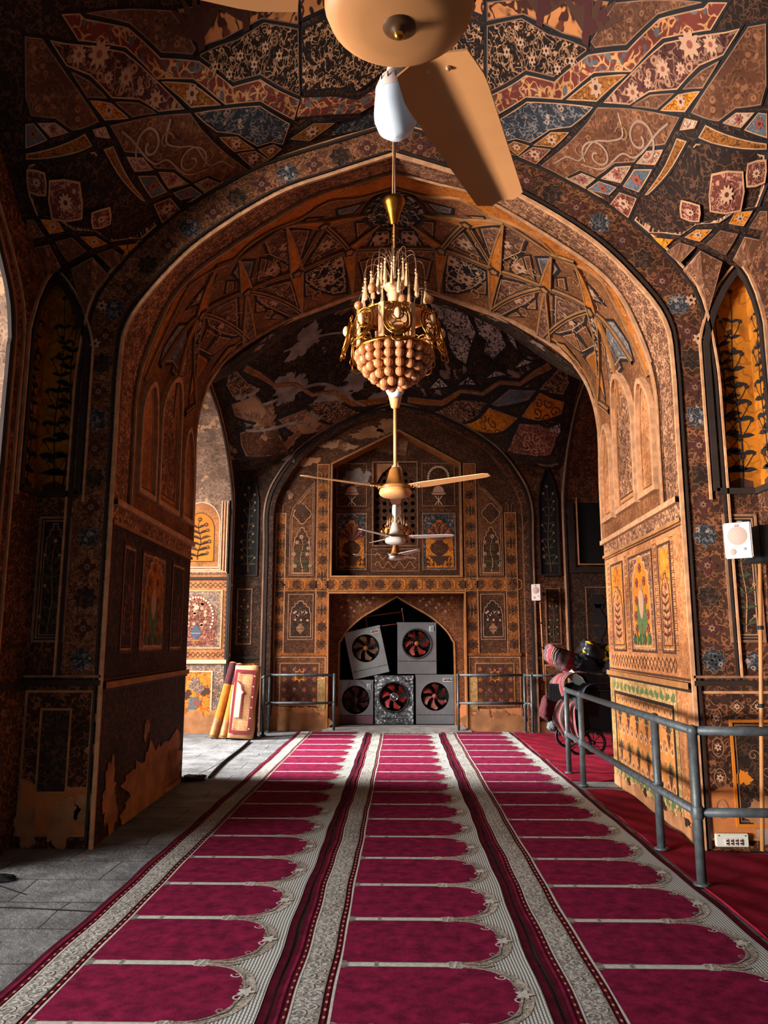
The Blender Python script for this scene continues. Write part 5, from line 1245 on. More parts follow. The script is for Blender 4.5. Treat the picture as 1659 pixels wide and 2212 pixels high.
# hanging bulbs
def make_bulb(label, loc, r, top):
    t = thing('light_bulb', label, 'light bulb', loc, 0, 'white light bulbs hanging along the hall')
    m = MB(); m.lathe([(.001, 0), (r*.45, r*.08), (r*.8, r*.36), (r*.98, r*.85), (r, r*1.2), (r*.97, r*1.75), (r*.94, r*2.05)], 'bulb_white', n=32); m.build('globe', t)
    m = MB(); m.lathe([(r*.95, r*2.05), (r*.93, r*2.4), (r*.75, r*2.9), (r*.45, r*3.25), (r*.36, r*3.7), (r*.1, r*3.75)], 'bulb_base', n=32)
    for i in range(16):
        a = 2*PI*i/16; m.box((r*.90*math.cos(a), r*.90*math.sin(a), r*2.45), (r*.05, r*.05, r*.5), 'fan_trim')
    m.build('collar', t)
    m = MB(); m.tube([(0, 0, r*3.7), (0, 0, top-loc[2])], .004, 'cable', 6); m.build('cord', t)
make_bulb('large white light bulb half hidden behind the nearest fan blade', (-.01, 2.1, 3.1), .066, vault1(0, 2.1))
make_bulb('white light bulb just below the beads of the big chandelier', (-.03, 4.5, 3.065), .062, vault1(0, 4.5))
make_bulb('white light bulb behind the rod of the cream winged fan', (-.04, 7.55, 3.15), .062, 6.42)
make_bulb('smallest white light bulb, below the cream winged fan', (-.05, 10.25, 3.25), .064, vault2(0, 10.25))

# chandeliers
def dup_part(o, parent, loc, rz=0, sc=None, rot=None):
    c = o.copy(); COL.objects.link(c); c.parent = parent; c.location = loc
    c.rotation_euler = rot or (0, 0, rz)
    if sc: c.scale = sc
    return c
def make_chandelier(label, loc, top):
    t = thing('chandelier', label, 'chandelier', loc, 0, 'gilt bead chandeliers'); rnd = random.Random(4)
    bead = None
    def put_bead(p, s=1.0):
        nonlocal bead
        if bead is None:
            m = MB(); m.smooth = False; m.ball((0, 0, 0), .026, 'bead_glass', 14, 9); bead = m.build('glass_bead', t); bead.location = p; bead.scale = (s, s, s)
        else: dup_part(bead, t, p, rnd.random(), (s, s, s))
    for z, r, n in ((.030, .060, 7), (.066, .112, 12), (.104, .152, 16), (.144, .182, 20), (.186, .198, 22)):
        for i in range(n):
            a = 2*PI*(i+.5*(n % 4 == 0))/n; put_bead((r*math.cos(a), r*math.sin(a), z))
    for i in range(8):
        a = 2*PI*(i+.3)/8; r = .20+.02*(i % 2); z = .43+.035*(i % 3); put_bead((r*math.cos(a), r*math.sin(a), z), .95)
        m = MB(); m.tube(catmull([(.12*math.cos(a), .12*math.sin(a), .40), (.14*math.cos(a), .14*math.sin(a), z+.05), (.18*math.cos(a), .18*math.sin(a), z+.075), (r*math.cos(a), r*math.sin(a), z+.022)], 5), .0025, 'wire', 5); m.build('bead_hook', t)
    m = MB(); m.lathe([(.03, .02), (.10, .06), (.15, .11), (.17, .17), (.175, .20)], 'gold_dark', n=24); m.lathe([(.195, .205), (.212, .212), (.207, .226), (.188, .226)], 'gold', n=32); m.lathe([(.185, .41), (.20, .415), (.19, .425), (.10, .42)], 'gold', n=32); m.build('frame', t)
    for i in range(8):
        a = 2*PI*(i+.1)/8; M = Matrix.Rotation(a, 4, 'Z') @ Matrix.Translation((.235, 0, .29)) @ Matrix.Rotation(-.22, 4, 'Y')
        m = MB()
        def ring(cy, cz, ry, rz, r, n=18, bow=.03): m.tube([M @ Vector((bow*(1-(cy+ry*math.cos(q))**2/.01), cy+ry*math.cos(q), cz+rz*math.sin(q))) for q in (2*PI*k/n for k in range(n))], r, 'gold', 5, True)
        ring(0, .0, .072, .095, .006); ring(0, .0, .055, .075, .004); ring(0, .03, .03, .035, .004); ring(0, -.045, .03, .025, .004); ring(-.03, .0, .02, .03, .003); ring(.03, 0, .02, .03, .003); ring(0, -.11, .035, .028, .004); ring(-.045, .085, .022, .022, .0035); ring(.045, .085, .022, .022, .0035); ring(-.05, -.085, .02, .022, .0035); ring(.05, -.085, .02, .022, .0035)
        o = m.build('filigree_panel', t)
        m = MB(); m.ball(M @ Vector((.035, 0, .03)), .020, 'crystal', 12, 8, 1.5); m.build('cut_stone', o)
        a2 = a+PI/8; m = MB(); M2 = Matrix.Rotation(a2, 4, 'Z'); m.box((.212, 0, .32), (.012, .034, .19), 'crystal', M2, .004); m.build('glass_strip', t)
    m = MB(); m.lathe([(.10, .415), (.075, .43), (.04, .45), (.032, .48), (.036, .53), (.043, .55), (.04, .56), (.03, .565), (.05, .575), (.062, .59), (.05, .605), (.02, .615)], 'crystal', n=10); m.build('stem_vase', t)
    drop = None
    for tier, (n, r, pk, zb) in enumerate(((8, .07, .80, .73), (10, .13, .79, .665), (10, .175, .735, .60))):
        for i in range(n):
            a = 2*PI*(i+.37*tier)/n; c, s = math.cos(a), math.sin(a)
            m = MB(); m.tube(catmull([(.012*c, .012*s, .62), (.25*r*c, .25*r*s, pk-.05), (.6*r*c, .6*r*s, pk), (.92*r*c, .92*r*s, pk-.02), (r*c, r*s, zb)], 5), .0022, 'wire', 5); m.build('arm', t)
            p = (r*c, r*s, zb)
            if drop is None:
                m = MB(); m.smooth = False; m.ball((0, 0, .004), .007, 'crystal', 8, 6); m.ball((0, 0, -.014), .008, 'crystal', 8, 6); m.lathe([(.003, -.022), (.005, -.03), (.0135, -.108), (.012, -.116), (.001, -.122)], 'crystal', n=6); drop = m.build('crystal_drop', t); drop.location = p
            else: dup_part(drop, t, p, rnd.random()*2)
    m = MB()
    for k, (dx, dy) in enumerate(((-.006, 0), (.006, .003), (0, -.006))): m.tube([(dx*(1+.8*math.sin(i*1.3+k)), dy, .60+.5*i/10) for i in range(11)], .0028, ('brass', 'wire', 'conduit')[k], 5)
    for i in range(20): m.tube([(.007*math.cos(q), .004*math.sin(q) if i % 2 else 0, .62+.024*i+.015*math.sin(q)) for q in (2*PI*j/8 for j in range(8))], .0022, 'brass', 4, True)
    m.build('chain', t)
    m = MB(); m.lathe([(.018, .965), (.022, .98), (.034, 1.03), (.054, 1.09), (.060, 1.115), (.056, 1.125), (.02, 1.13)], 'gold', n=28); m.build('canopy_cup', t)
    m = MB()
    for k, dx in enumerate((-.008, .002, .012)): m.tube([(dx+.004*math.sin(i*.9+k*2), 0, 1.12+(top-loc[2]-1.12)*i/14) for i in range(15)], .003, ('conduit', 'wire', 'cable')[k], 5)
    m.build('cables', t)
    return t
ch = make_chandelier('gilt chandelier of round glass beads and crystal drops, large, in front', (-.03, 4.0, 2.945), vault1(0, 4.0))
c2 = copy_tree(ch); c2.location = (-.055, 12.0, 3.10); c2['label'] = 'small distant gilt chandelier half hidden behind the two white fans'; c2.scale = (.9, .9, .62)

# evaporative coolers stacked in the niche
def make_cooler(label, loc, w, h, d, tilt, mats, ring, stick, split, cz, off=0.0, az=0, wires=False, chrome=False):
    pm, bm_, blade, hub = mats
    t = thing('air_cooler', label, 'air cooler', loc, 0, 'metal air coolers stacked in the niche'); t.rotation_euler = (0, tilt, 0)
    r = .262; C = (off, cz*h)
    m = MB(); hw = w/2; mi = m.mi(pm)
    s0 = m.smooth; m.smooth = False
    for (c, s) in (((-hw+.008, d/2+.01, h/2), (.016, d-.02, h)), ((hw-.008, d/2+.01, h/2), (.016, d-.02, h)), ((0, d/2+.01, h-.008), (w, d-.02, .016)), ((0, d/2+.01, .01), (w, d-.02, .02)), ((0, d-.01, h/2), (w, .02, h))): m.box(c, s, pm if pm != 'cooler_mottle' else 'cooler_mottle')
    m.box((0, .02, h+.006), (w+.02, .05, .035), pm, bev=.004); m.build('cabinet', t)
    m = MB(); fp = lambda u, v, hh: Vector((u, -hh, v))
    circ = [(C[0]+r*math.cos(2*PI*i/40), C[1]+r*math.sin(2*PI*i/40)) for i in range(40)]
    m.prism(rect(-hw, hw, split, h), pm, fp, -.014, .004, [circ]); m.prism([(C[0]+(r+.002)*math.cos(2*PI*i/40), C[1]+(r+.002)*math.sin(2*PI*i/40)) for i in range(40)], 'cooler_dark', fp, -.02, .006, [circ]); m.build('front_panel', t)
    m = MB(); m.prism(rect(-hw, hw, 0, split-.008), bm_, fp, -.014, .008)
    for i in range(7): m.ball((-hw+.06+(w-.12)*i/6, -.005, split+.012), .006, 'cooler_dark', 6, 4)
    m.build('water_tank', t)
    m = MB(); m.lathe([(.001, .20), (r+.03, .20), (r+.03, .02)], 'black', n=28, M=Matrix.Translation((C[0], .0, C[1])) @ Matrix.Rotation(-PI/2, 4, 'X')); m.build('fan_duct', t)
    im = MB(); n = 6; mb = im.mi(blade)
    for k in range(n):
        a0 = 2*PI*k/n+math.radians(az); rows = []
        for i in range(9):
            s = i/8; rr = .045+(r-.045-.02)*s; hwid = (.17+.18*s)*(1-.75*(max(0, s-.86)/.14)**2)
            rows.append([Vector((C[0]+rr*math.cos(a0+hwid*q+.45*s), .055-.035*q, C[1]+rr*math.sin(a0+hwid*q+.45*s))) for q in (-1, -.5, 0, .5, 1)])
        im.grid(rows, blade)
    o = im.build('impeller', t)
    m = MB(); m.lathe([(.001, .05), (.03, .045), (.048, .02), (.05, -.02)], 'chrome' if chrome else hub, n=20, M=Matrix.Translation((C[0], .05, C[1])) @ Matrix.Rotation(PI/2, 4, 'X'))
    if chrome:
        for q in (.075, .06): m.tube([(C[0]+q*math.cos(2*PI*i/20), .012, C[1]+q*math.sin(2*PI*i/20)) for i in range(20)], .006, 'chrome', 5, True)
    m.build('hub', o)
    if ring:
        m = MB()
        m.tube([(C[0]+(r+.018)*math.cos(2*PI*i/40), -.012, C[1]+(r+.018)*math.sin(2*PI*i/40)) for i in range(40)], .013, ring, 6, True); m.build('guard_ring', t)
        if ring == 'pipe_steel':
            m = MB()
            for q in (.13, .09): m.tube([(C[0]+q*math.cos(2*PI*i/28), -.004, C[1]+q*math.sin(2*PI*i/28)) for i in range(28)], .003, 'pipe_steel', 4, True)
            for i in range(14): a = 2*PI*i/14; m.tube([(C[0]+.13*math.cos(a), -.004, C[1]+.13*math.sin(a)), (C[0]+r*math.cos(a), -.008, C[1]+r*math.sin(a))], .0025, 'cooler_dark', 4)
            m.build('wire_guard', t)
    if stick:
        kind, sx, sw, sh = stick; x1 = hw-.035; z1 = h-.05
        m = MB(); m.box((x1-sw/2, -.006, z1-sh/2), (sw, .006, sh), sx); L = m.build('sticker', t)
        m = MB(); cx, cz_ = x1-sw/2, z1-sh/2
        if kind == 'bars':
            for dx in (-.14, .12): m.box((cx+dx*sw, -.010, cz_-.02*sh), (.10*sw, .003, .5*sh), 'black')
            m.box((cx, -.010, cz_+.30*sh), (.5*sw, .003, .08*sh), 'black'); m.box((cx, -.010, cz_-.34*sh), (.5*sw, .003, .08*sh), 'black'); m.box((cx+.42*sw, -.010, cz_), (.14*sw, .003, .9*sh), 'black')
        else:
            for i in range(5): m.tube([(cx-.36*sw+.18*sw*i+.05*sw*math.cos(q), -.011, cz_+.20*sh*math.sin(q)*(1+.3*(i % 2))) for q in (2*PI*j/10 for j in range(10))], .005, 'black' if i != 2 else 'blade_red', 4, True)
            for i in range(3): m.ball((cx-.2*sw+.2*sw*i, -.010, cz_+.36*sh), .008, 'black', 6, 4)
        m.build('sticker_print', L)
    if wires:
        m = MB(); m.tube(catmull([(-.1, -.02, h), (-.16, -.03, h-.16), (-.05, -.04, h-.34), (.02, -.04, h-.42), (-.02, -.05, h-.2)], 6), .004, 'pipe_steel', 5); m.tube(catmull([(.05, -.02, h+.01), (.20, -.03, h-.10), (.24, -.04, h-.3), (.10, -.045, h-.36)], 6), .004, 'pipe_steel', 5); m.tube(catmull([(-.30, -.02, h-.35), (-.2, -.05, h-.37), (-.12, -.04, h-.26)], 6), .004, 'pipe_steel', 5); m.build('loose_cable', t)
    return t
YF = 14.95; z0 = .06
S1 = ('cooler_steel', 'cooler_steel')
make_cooler('grey metal air cooler at the bottom left with a stained pink base and trailing cable', (-.86, YF, z0), .66, .79, .6, 0, ('cooler_steel', 'cooler_pink', 'blade_dark', 'blade_dark'), None, ('bars', 'sticker', .09, .10), .16, .56, .0, 10, True)
make_cooler('air cooler with mottled black and white panel, bottom middle, chrome hub', (-.135, YF, z0), .73, .87, .6, 0, ('cooler_mottle', 'cooler_mottle', 'blade_red', 'chrome'), 'pipe_dark', ('script', 'cooler_mottle', .13, .06), .10, .57, 0, 25, False, True)
make_cooler('grey metal air cooler at the bottom right with rose fan blades', (.64, YF, z0), .72, .89, .6, 0, ('cooler_steel', 'cooler_steel', 'blade_rose', 'blade_rose'), None, ('script', 'sticker', .17, .06), .17, .57, 0, 5)
make_cooler('grey metal air cooler with bright red blades and wire guard, upright on the upper right', (.305, YF+.02, z0+.925), .745, .95, .6, 0, ('cooler_steel', 'cooler_steel', 'blade_red', 'fan_brown'), 'pipe_steel', ('bars', 'sticker', .10, .10), .24, .60, 0, 40)
make_cooler('pale grey air cooler with tan blades, tilted over on the upper left', (-.565, YF+.03, z0+.89), .70, .88, .6, -.215, ('cooler_pale', 'cooler_pale', 'blade_tan', 'fan_brown'), None, ('script', 'sticker_pink', .16, .06), .14, .60, .0, 12)
t = thing('metal_frame', 'rusty thin metal rectangle frame lying tilted on top of the coolers', 'metal frame', (-.30, 15.05, 1.93)); t.rotation_euler = (.12, -.13, 0)
m = MB(); q = [(-.36, 0, -.03), (.36, 0, -.03), (.36, 0, .19), (-.36, 0, .19)]
for a, b in zip(q, q[1:]+q[:1]): m.tube([a, b], .011, 'rust', 6)
m.build('bars', t); m = MB(); m.tube([(.36, 0, .19), (.355, 0, .26)], .008, 'speaker_white', 6); m.tube([(-.36, 0, .19), (-.35, 0, .215)], .008, 'speaker_white', 6); m.build('end_pin', t)

# rolled carpets leaning by the courtyard arch
def slanted(a, b, r, mat, name, t, n=18, flat=1.0, o0=None, band=None):
    a, b = Vector(a)-o0, Vector(b)-o0
    d = (b-a).normalized(); u = Vector((0, 1, 0)); u = (u-d*u.dot(d)).normalized(); w = d.cross(u)
    m = MB(); rows = []
    for i in range(13): rows.append([a+(b-a)*i/12+(u*math.cos(2*PI*k/n)*flat+w*math.sin(2*PI*k/n))*r*(1+.03*math.sin(i*1.1+k)) for k in range(n)])
    G = m.grid(rows, mat, True); m.face(G[0][::-1], m.mi('rug_dark')); m.face(G[-1], m.mi('rug_dark')); o = m.build(name, t)
    m = MB()
    for e, s in ((b, 1), (a, -1)):
        pts = []
        for k in range(50): q = .55*k; rr = r*(.12+.82*k/50); pts.append(e+d*s*.004+(u*math.cos(q)*flat+w*math.sin(q))*rr)
        m.tube(pts, .006, 'rug_cream', 4)
    m.build('rolled_edge', t)
    if band:
        m = MB(); rows = []
        for i in range(5): s = .02+.22*i/4; rows.append([a+(b-a)*s+(u*math.cos(2*PI*k/n)*flat+w*math.sin(2*PI*k/n))*r*1.035 for k in range(n)])
        m.grid(rows, band, True, False, (2, .6)); m.build('patterned_end', t)
        m = MB(); rows = []
        for i in range(5): s = .70+.29*i/4; rows.append([a+(b-a)*s+(u*math.cos(2*PI*k/n)*flat+w*math.sin(2*PI*k/n))*r*1.035 for k in range(n)])
        m.grid(rows, 'rug_maroon', True); m.build('dark_end', t)
o0 = Vector((-3.12, 13.2, 0)); t = thing('rolled_carpet', 'slim orange rolled carpet leaning, the leftmost of the rolls', 'rolled carpet', o0, 0, 'rolled carpets leaning by the courtyard arch')
slanted((-3.12, 13.15, .02), (-2.90, 13.55, 1.22), .075, 'rug_orange', 'roll', t, o0=o0, band='rug_net')
o0 = Vector((-2.95, 13.2, 0)); t = thing('rolled_carpet', 'slim orange rolled carpet between the leftmost roll and the cream folded one', 'rolled carpet', o0, 0, 'rolled carpets leaning by the courtyard arch')
slanted((-2.94, 13.12, .02), (-2.78, 13.5, 1.2), .07, 'rug_orange', 'roll', t, o0=o0, band='rug_net')
o0 = Vector((-2.45, 13.3, 0)); t = thing('rolled_carpet', 'dark rolled carpet standing behind the cream folded one', 'rolled carpet', o0, 0, 'rolled carpets leaning by the courtyard arch')
slanted((-2.53, 13.36, .01), (-2.55, 13.66, 1.16), .095, 'rug_maroon', 'roll', t, o0=o0)
t = thing('folded_carpet', 'cream and maroon folded prayer carpet standing upright beside the orange rolls', 'carpet', (-2.66, 13.02, 0)); t.rotation_euler = (-.13, .06, 0)
H, W = 1.20, .42
m = MB(); rows = []
prof = [(-W/2, .02), (-W/2+.03, -.05), (0, -.075), (W/2-.06, -.06), (W/2, 0), (W/2-.02, .09), (0, .12), (-W/2+.02, .09)]
for i in range(15): rows.append([Vector((x*(1-.03*i/14)+.01*math.sin(i*.7), y*(1+.05*math.sin(i)), .02+(H-.02)*i/14+(.05*x if i == 14 else 0))) for x, y in catmull(prof+prof[:1], 3)[:-1]])
G = m.grid(rows, 'rug_field', True, False, (1.5, 1.2)); m.face(G[0][::-1], m.mi('rug_cream')); m.face(G[-1], m.mi('rug_cream')); m.build('folded_body', t)
P = Paint(lambda u, v, h: Vector((u, -.062-.022*math.cos(u/W*PI)-h, v)))
for x in (-.16, .16): P.ribbon([(x*.95, .10), (x*.95, 1.12)], .045, 'rug_red', .018)
for z in (.12, 1.10): P.ribbon([(-.17+.34*i/8, z) for i in range(9)], .05, 'rug_red', .0185)
for i in range(6): P.disc((.152, .18+.17*i), .014, 'rug_cream', .021)
P.poly([(-.12, .35), (-.02, .35), (-.02, .72), (.0, .76), (-.03, .80), (-.05, .88), (-.12, .93)], 'rug_cream', .020, sub=.06); P.ribbon([(-.02, .34), (-.02, .72), (.01, .76), (-.03, .80), (-.05, .88), (-.12, .94)], .022, 'rug_red', .022)
P.build('woven_pattern', t)

# hand cart loaded with blankets
t = thing('hand_cart', 'dark hand cart on spoked wheels, loaded with blankets, behind the railing', 'cart', (2.9, 11.7, 0)); o0 = Vector((2.9, 11.7, 0))
m = MB()
for z in (.33, .90):
    q = [Vector(p)-o0 for p in ((2.42, 11.35, z), (3.6, 11.35, z), (3.6, 12.2, z), (2.42, 12.2, z))]; m.tube(q, .016, 'iron', 6, True)
for x in (2.42, 3.0, 3.6):
    for y in (11.35, 12.2): m.tube([Vector((x, y, .18))-o0, Vector((x, y, .90))-o0], .016, 'iron', 6)
m.build('frame', t)
m = MB(); m.box(Vector((3.0, 11.78, .35))-o0, (1.16, .84, .03), 'cloth_brown', bev=.005); m.build('deck', t)
m = MB(); m.box(Vector((3.02, 11.38, .62))-o0, (1.12, .02, .52), 'black', bev=.004); m.build('side_panel', t)
for x, y in ((2.52, 11.33), (2.72, 11.33), (3.5, 11.33), (2.52, 12.15)):
    c = Vector((x, y, .185))-o0; m = MB(); m.tube([c+Vector((.165*math.cos(a), 0, .165*math.sin(a))) for a in (2*PI*i/28 for i in range(28))], .017, 'rubber', 8, True); w = m.build('wheel', t)
    m = MB(); m.tube([c+Vector((.145*math.cos(a), 0, .145*math.sin(a))) for a in (2*PI*i/28 for i in range(28))], .007, 'iron', 5, True); m.tube([c+Vector((0, -.03, 0)), c+Vector((0, .03, 0))], .028, 'iron', 10)
    for i in range(8): a = 2*PI*i/8; m.tube([c, c+Vector((.147*math.cos(a), 0, .147*math.sin(a)))], .006, 'iron', 5)
    m.build('spokes', w)
def bundle(name, label, cat, c, rad, mat, seed, rot=(0, 0, 0), fold=.12, group=None, uvs=(1.6, 1.2), n=40, mm=22):
    rnd = random.Random(seed); ph = [rnd.random()*6 for _ in range(8)]
    m = MB(); rows = []
    R = Matrix.Rotation(rot[2], 3, 'Z') @ Matrix.Rotation(rot[1], 3, 'Y') @ Matrix.Rotation(rot[0], 3, 'X')
    for i in range(mm+1):
        th = PI*i/mm; row = []
        for j in range(n):
            p = 2*PI*j/n; d = Vector((math.sin(th)*math.cos(p), math.sin(th)*math.sin(p), -math.cos(th)))
            d2 = Vector([math.copysign(abs(q)**.72, q) for q in d])
            k = 1+fold*(math.sin(5*d.x+3*d.z+ph[0])*.6+math.sin(9*d.y+4*d.x+ph[1])*.4+math.sin(13*d.z+7*d.x*d.y+ph[2])*.35+.25*math.sin(21*d.x+ph[3]+5*d.y))
            row.append(R @ Vector((d2.x*rad[0]*k, d2.y*rad[1]*k, d2.z*rad[2]*k)))
        rows.append(row)
    m.grid(rows, mat, True, False, uvs)
    o = m.build(name); o.location = c
    return set_props(o, label, cat, group)
def drape(name, label, cat, path, wdir, width, mat, seed, amp=.02, uvs=(1.0, 1.4), group=None, waves=3.0):
    rnd = random.Random(seed); ph = rnd.random()*6; path = resample(catmull(path, 6), 26); wd = Vector(wdir).normalized(); c0 = Vector(path[0])
    m = MB(); rows = []
    for i, p in enumerate(path):
        a = Vector(path[max(i-1, 0)]); b = Vector(path[min(i+1, 25)]); nn = (b-a).normalized().cross(wd)
        row = []
        for j in range(17):
            s = j/16-.5; w = width*(1+.12*math.sin(i*.35+ph))
            row.append(Vector(p)-c0+wd*(s*w)+nn*amp*(math.sin(s*waves*2*PI+ph+i*.12)+.5*math.sin(s*waves*4.3*PI+i*.3))*(.3+.7*i/25))
        rows.append(row)
    low = [[q-Vector((0, .0, .014))+Vector((0, .008, 0)) for q in r] for r in rows]
    m.grid(rows, mat, uvs=uvs); m.grid(low, mat, uvs=uvs)
    m.grid([rows[-1], low[-1]], mat); m.grid([rows[0], low[0]], mat); m.grid([[r[0] for r in rows], [r[0] for r in low]], mat); m.grid([[r[-1] for r in rows], [r[-1] for r in low]], mat)
    o = m.build(name); o.location = c0
    return set_props(o, label, cat, group)
G = 'blankets heaped on the hand cart'
bundle('blanket', 'dark brown blanket heap filling the bed of the hand cart', 'blanket', (3.0, 11.78, .74), (.54, .36, .36), 'cloth_brown', 3, fold=.10, group=G)
bundle('blanket', 'red and cream striped blanket bundle on top of the cart, pointing up left', 'blanket', (2.42, 11.62, 1.32), (.34, .26, .15), 'blanket_stripe', 5, (0, .42, .1), .10, G, (1.2, 1.0))
bundle('blanket', 'mauve folded blanket behind the striped bundle, below the yellow bag', 'blanket', (2.72, 11.72, 1.16), (.30, .26, .15), 'cloth_mauve', 8, (0, .3, 0), .14, G)
bundle('bag', 'shiny black bag with yellow patches on top of the heap', 'bag', (2.88, 11.70, 1.42), (.24, .2, .17), 'bag_pattern', 12, (0, .3, 0), .16, None)
bundle('blanket', 'grey rumpled blanket at the right side of the heap, against the jamb', 'blanket', (3.15, 11.62, 1.16), (.22, .2, .16), 'cloth_grey', 14, (0, 0, 0), .16, G)
drape('blanket', 'red striped blanket hanging over the left end of the cart', 'blanket', [(2.60, 11.45, 1.14), (2.36, 11.36, 1.14), (2.24, 11.33, 1.02), (2.28, 11.30, .84)], (.35, -.9, .1), .36, 'blanket_stripe', 3, .02, (1, 1.1), G)
drape('blanket', 'dark charcoal cloth hanging down over the front of the cart', 'blanket', [(2.85, 11.42, 1.02), (2.55, 11.30, 1.0), (2.42, 11.24, .86), (2.44, 11.22, .55)], (.6, -.8, 0), .40, 'cloth_dark', 7, .03, (1, 1), G)
drape('blanket', 'mauve striped blanket trailing almost to the floor by the left wheel', 'blanket', [(2.50, 11.28, .80), (2.34, 11.22, .72), (2.30, 11.20, .48), (2.42, 11.20, .22)], (.8, -.5, -.15), .30, 'blanket_stripe', 9, .03, (1, .9), G)
drape('cloth', 'pale grey-green cloth strip lying across the striped bundle', 'cloth', [(2.40, 11.30, 1.16), (2.52, 11.26, 1.06), (2.62, 11.25, .94)], (.5, -.5, .6), .13, 'cloth_pale', 11, .008, (1, 1))
bundle('bag', 'pinkish grey sack hanging at the far left of the cart', 'bag', (2.10, 11.42, .66), (.10, .14, .17), 'rug_maroon', 17, (0, .3, 0), .10)
bundle('bag', 'small pale cloth sack under the black board', 'bag', (2.16, 11.36, .41), (.07, .08, .07), 'cloth_grey', 18, (0, .2, 0), .12)
bundle('blanket', 'dark crumpled cloth between the striped bundle and the yellow patched bag', 'blanket', (2.66, 11.50, 1.28), (.17, .15, .11), 'cloth_dark', 31, (0, .3, .4), .2, G)
bundle('blanket', 'brown blanket folded at the front edge of the heap, above the dark side panel', 'blanket', (2.80, 11.44, 1.04), (.30, .14, .12), 'cloth_brown', 33, (0, .15, .1), .16, G)
m = MB(); m.box((0, 0, .27), (.22, .03, .54), 'black', bev=.004)
for i in range(9): m.box((-.09+.0225*i, -.017, .27), (.010, .006, .50), 'cloth_dark')
o = m.build('board'); o.location = (2.20, 11.34, .46); o.rotation_euler = (.05, .04, -.2); set_props(o, 'black ribbed board standing at the left end of the hand cart', 'board')

# loudspeakers and wall fittings
def make_speaker(label, loc, rz, w, h, d, rx=0.0, bright=True):
    t = thing('loudspeaker', label, 'loudspeaker', loc, rz, 'white wall loudspeakers'); t.rotation_euler = (rx, 0, rz)
    m = MB(); rows = []
    for i, (y, k) in enumerate(((0, 1.0), (.35*d, .98), (.5*d, .86), (d, .78))):
        rows.append([Vector((sx*w/2*k, y, sz*h/2*k)) for sx, sz in ((-1, -1), (1, -1), (1, 1), (-1, 1))])
    m.smooth = False; Gv = m.grid(rows, 'speaker_case', True); m.face(Gv[-1], m.mi('speaker_case')); m.build('cabinet', t)
    m = MB(); m.box((0, -.008, 0), (w*1.02, .022, h*1.02), 'speaker_white', bev=.008); m.build('baffle', t)
    m = MB(); f = Matrix.Rotation(PI/2, 4, 'X')
    m.lathe([(.001, .024), (w*.36, .021), (w*.38, .018)], 'speaker_grille', n=26, M=Matrix.Translation((0, 0, h*.13)) @ f); m.build('woofer_grille', t)
    m = MB(); m.lathe([(.001, .023), (w*.12, .021), (w*.13, .018)], 'speaker_grille', n=18, M=Matrix.Translation((-w*.2, 0, -h*.32)) @ f); m.build('port', t)
    m = MB(); m.lathe([(.001, .023), (w*.06, .021), (w*.065, .018)], 'speaker_case', n=14, M=Matrix.Translation((w*.24, 0, -h*.25)) @ f); m.build('knob', t)
    m = MB(); m.box((0, -.020, h*.42), (w*.16, .004, h*.06), 'fan_trim'); m.build('badge', t)
    m = MB(); m.box((0, d+.03, 0), (.03, .08, .05), 'speaker_case'); m.build('bracket', t)
make_speaker('white loudspeaker on the near right wall above the painted flower panel', (2.60, 5.93, 2.365), -.62, .195, .27, .12, .06)
make_speaker('small white loudspeaker on the far wall, above a thin conduit', (2.45, 14.0, 2.47), -.5, .17, .29, .13)
m = MB(); m.box((0, 0, 0), (.17, .26, .28), 'black', bev=.006); o = m.build('equipment_box'); o.location = (2.86, 6.08, 2.35); set_props(o, 'black box mounted behind the near loudspeaker', 'box')
def pipe(name, label, cat, pts, r, mat, clips=()):
    o0 = Vector(pts[0]); t = thing(name, label, cat, o0)
    m = MB(); m.tube([Vector(p)-o0 for p in pts], r, mat, 10); m.build('pipe', t)
    for k in clips:
        a, b = Vector(pts[0]), Vector(pts[-1]); p = a+(b-a)*k-o0; m = MB(); m.lathe([(r*1.3, -.015), (r*1.5, -.012), (r*1.5, .012), (r*1.3, .015)], 'black', p, 10); m.build('clip', t)
pipe('conduit', 'tan conduit pipe running down the wall below the near loudspeaker', 'conduit', [(2.72, 6.20, .04), (2.88, 6.20, 2.26)], .016, 'conduit', (.48, .75))
pipe('conduit', 'thin conduit pipe running down from the far loudspeaker', 'conduit', [(2.56, 14.10, .9), (2.53, 14.10, 2.36)], .013, 'conduit', (.4, .7))
t = thing('socket_box', 'white socket strip with four switches at the foot of the right wall', 'electrical socket', (2.525, 6.27, .10))
m = MB(); m.box((0, 0, 0), (.25, .03, .095), 'socket_white', bev=.006); m.build('plate', t)
for i in range(4):
    m = MB(); m.box((-.045+.035*i, -.018, -.012), (.026, .012, .05), 'speaker_white', bev=.003); sw = m.build('switch', t)
    m = MB(); m.box((-.045+.035*i, -.026, -.02), (.012, .006, .010), 'black'); m.box((-.045+.035*i, -.026, .0), (.012, .006, .010), 'black'); m.build('socket_hole', sw)
for x in (-.10, .10):
    m = MB(); m.ball((x, -.015, .034), .005, 'black', 8, 5); m.build('screw', t)
o = MB(); o.tube(catmull([(2.62, 6.0, 2.42), (2.70, 6.03, 2.33), (2.80, 6.12, 2.26), (2.87, 6.17, 2.22)], 6), .004, 'cable', 6); o = o.build('speaker_cable'); set_props(o, 'thin dark cable from the near loudspeaker to the conduit', 'cable')
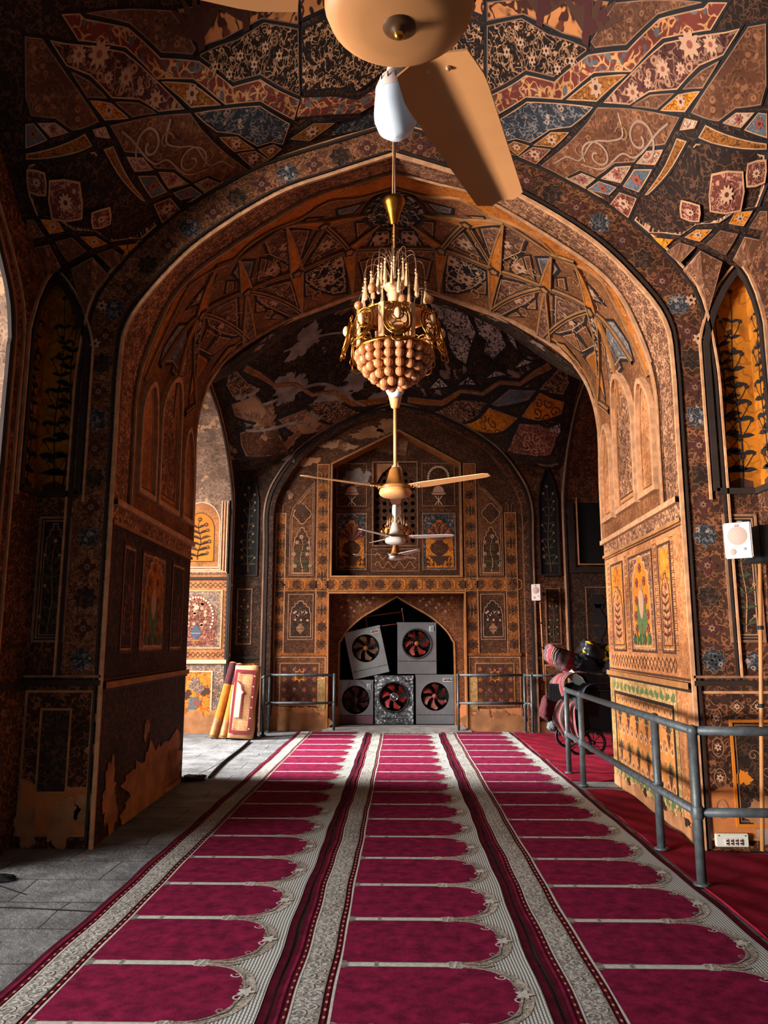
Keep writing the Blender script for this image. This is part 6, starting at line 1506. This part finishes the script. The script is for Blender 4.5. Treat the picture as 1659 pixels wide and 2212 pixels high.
# loose things on the floor
m = MB(); m.tube(catmull([(-2.44, 12.75, .02), (-2.40, 11.9, .015), (-2.37, 10.7, .015), (-2.31, 9.8, .015), (-2.27, 9.42, .015)], 8), .016, 'rubber', 8); set_props(m.build('rubber_hose'), 'thin black hose lying on the stone floor beside the left carpet', 'hose')
bundle('cloth', 'crumpled black cloth lying at the end of the hose by the left pier', 'cloth', (-2.42, 9.30, .03), (.14, .09, .03), 'black', 21, (0, 0, .3), .2)
bundle('cloth', 'small black rag on the stone floor at the left edge', 'cloth', (-2.72, 5.46, .02), (.11, .05, .02), 'black', 22, (0, 0, .5), .25)
# ---------- camera, daylight, output ----------
cam = bpy.data.cameras.new('camera'); co = bpy.data.objects.new('camera', cam); COL.objects.link(co)
pitch = math.atan(279/1660); yaw = math.atan(36.5/1660*math.cos(pitch))
co.location = (0, 0, 1.6); co.rotation_euler = (PI/2+pitch, 0, yaw)
cam.sensor_fit = 'VERTICAL'; cam.sensor_height = 24.0; cam.lens = 24.0*1660/2212; cam.clip_start = .05; cam.clip_end = 100
SC.camera = co
def area(name, loc, target, sx, sy, power, col, spread=180):
    l = bpy.data.lights.new(name, 'AREA'); l.shape = 'RECTANGLE'; l.size = sx; l.size_y = sy; l.energy = power; l.color = col; l.spread = math.radians(spread)
    o = bpy.data.objects.new(name, l); COL.objects.link(o); o.location = loc
    o.rotation_euler = (Vector(target)-Vector(loc)).to_track_quat('-Z', 'Y').to_euler(); return o
DAY = (1.0, .975, .95)
area('daylight_near_arch', (-12.0, -2.2, 1.1), (2.4, 7.3, 2.9), 3.0, 1.8, 470, DAY, 48)
area('fill_fan_chandelier', (-6.4, 1.8, .7), (0, 2.2, 2.8), 2.6, 1.0, 150, DAY, 60)  # added fill lamp, low outside, brightens the fan and chandelier
area('daylight_near_sky', (-6.2, 2.9, 3.6), (0.6, 3.4, 0), 4.4, 3.6, 170, DAY, 100)
area('daylight_far_arch', (-10.5, 10.9, 4.6), (0, 11.5, .3), 2.4, 3.0, 640, DAY, 42)
area('daylight_court', (-7.5, 8.6, 4.5), (-3.6, 13.8, 1.8), 3.0, 3.0, 300, DAY, 90)
w = bpy.data.worlds.new('sky'); SC.world = w; w.use_nodes = True
w.node_tree.nodes['Background'].inputs[0].default_value = (.85, .92, 1.0, 1); w.node_tree.nodes['Background'].inputs[1].default_value = .18
SC.view_settings.view_transform = 'Standard'; SC.view_settings.look = 'None'; SC.view_settings.gamma = 1.0; SC.view_settings.exposure = 0.0
SC.view_settings.use_curve_mapping = False
SC.cycles.max_bounces = 8; SC.cycles.diffuse_bounces = 1
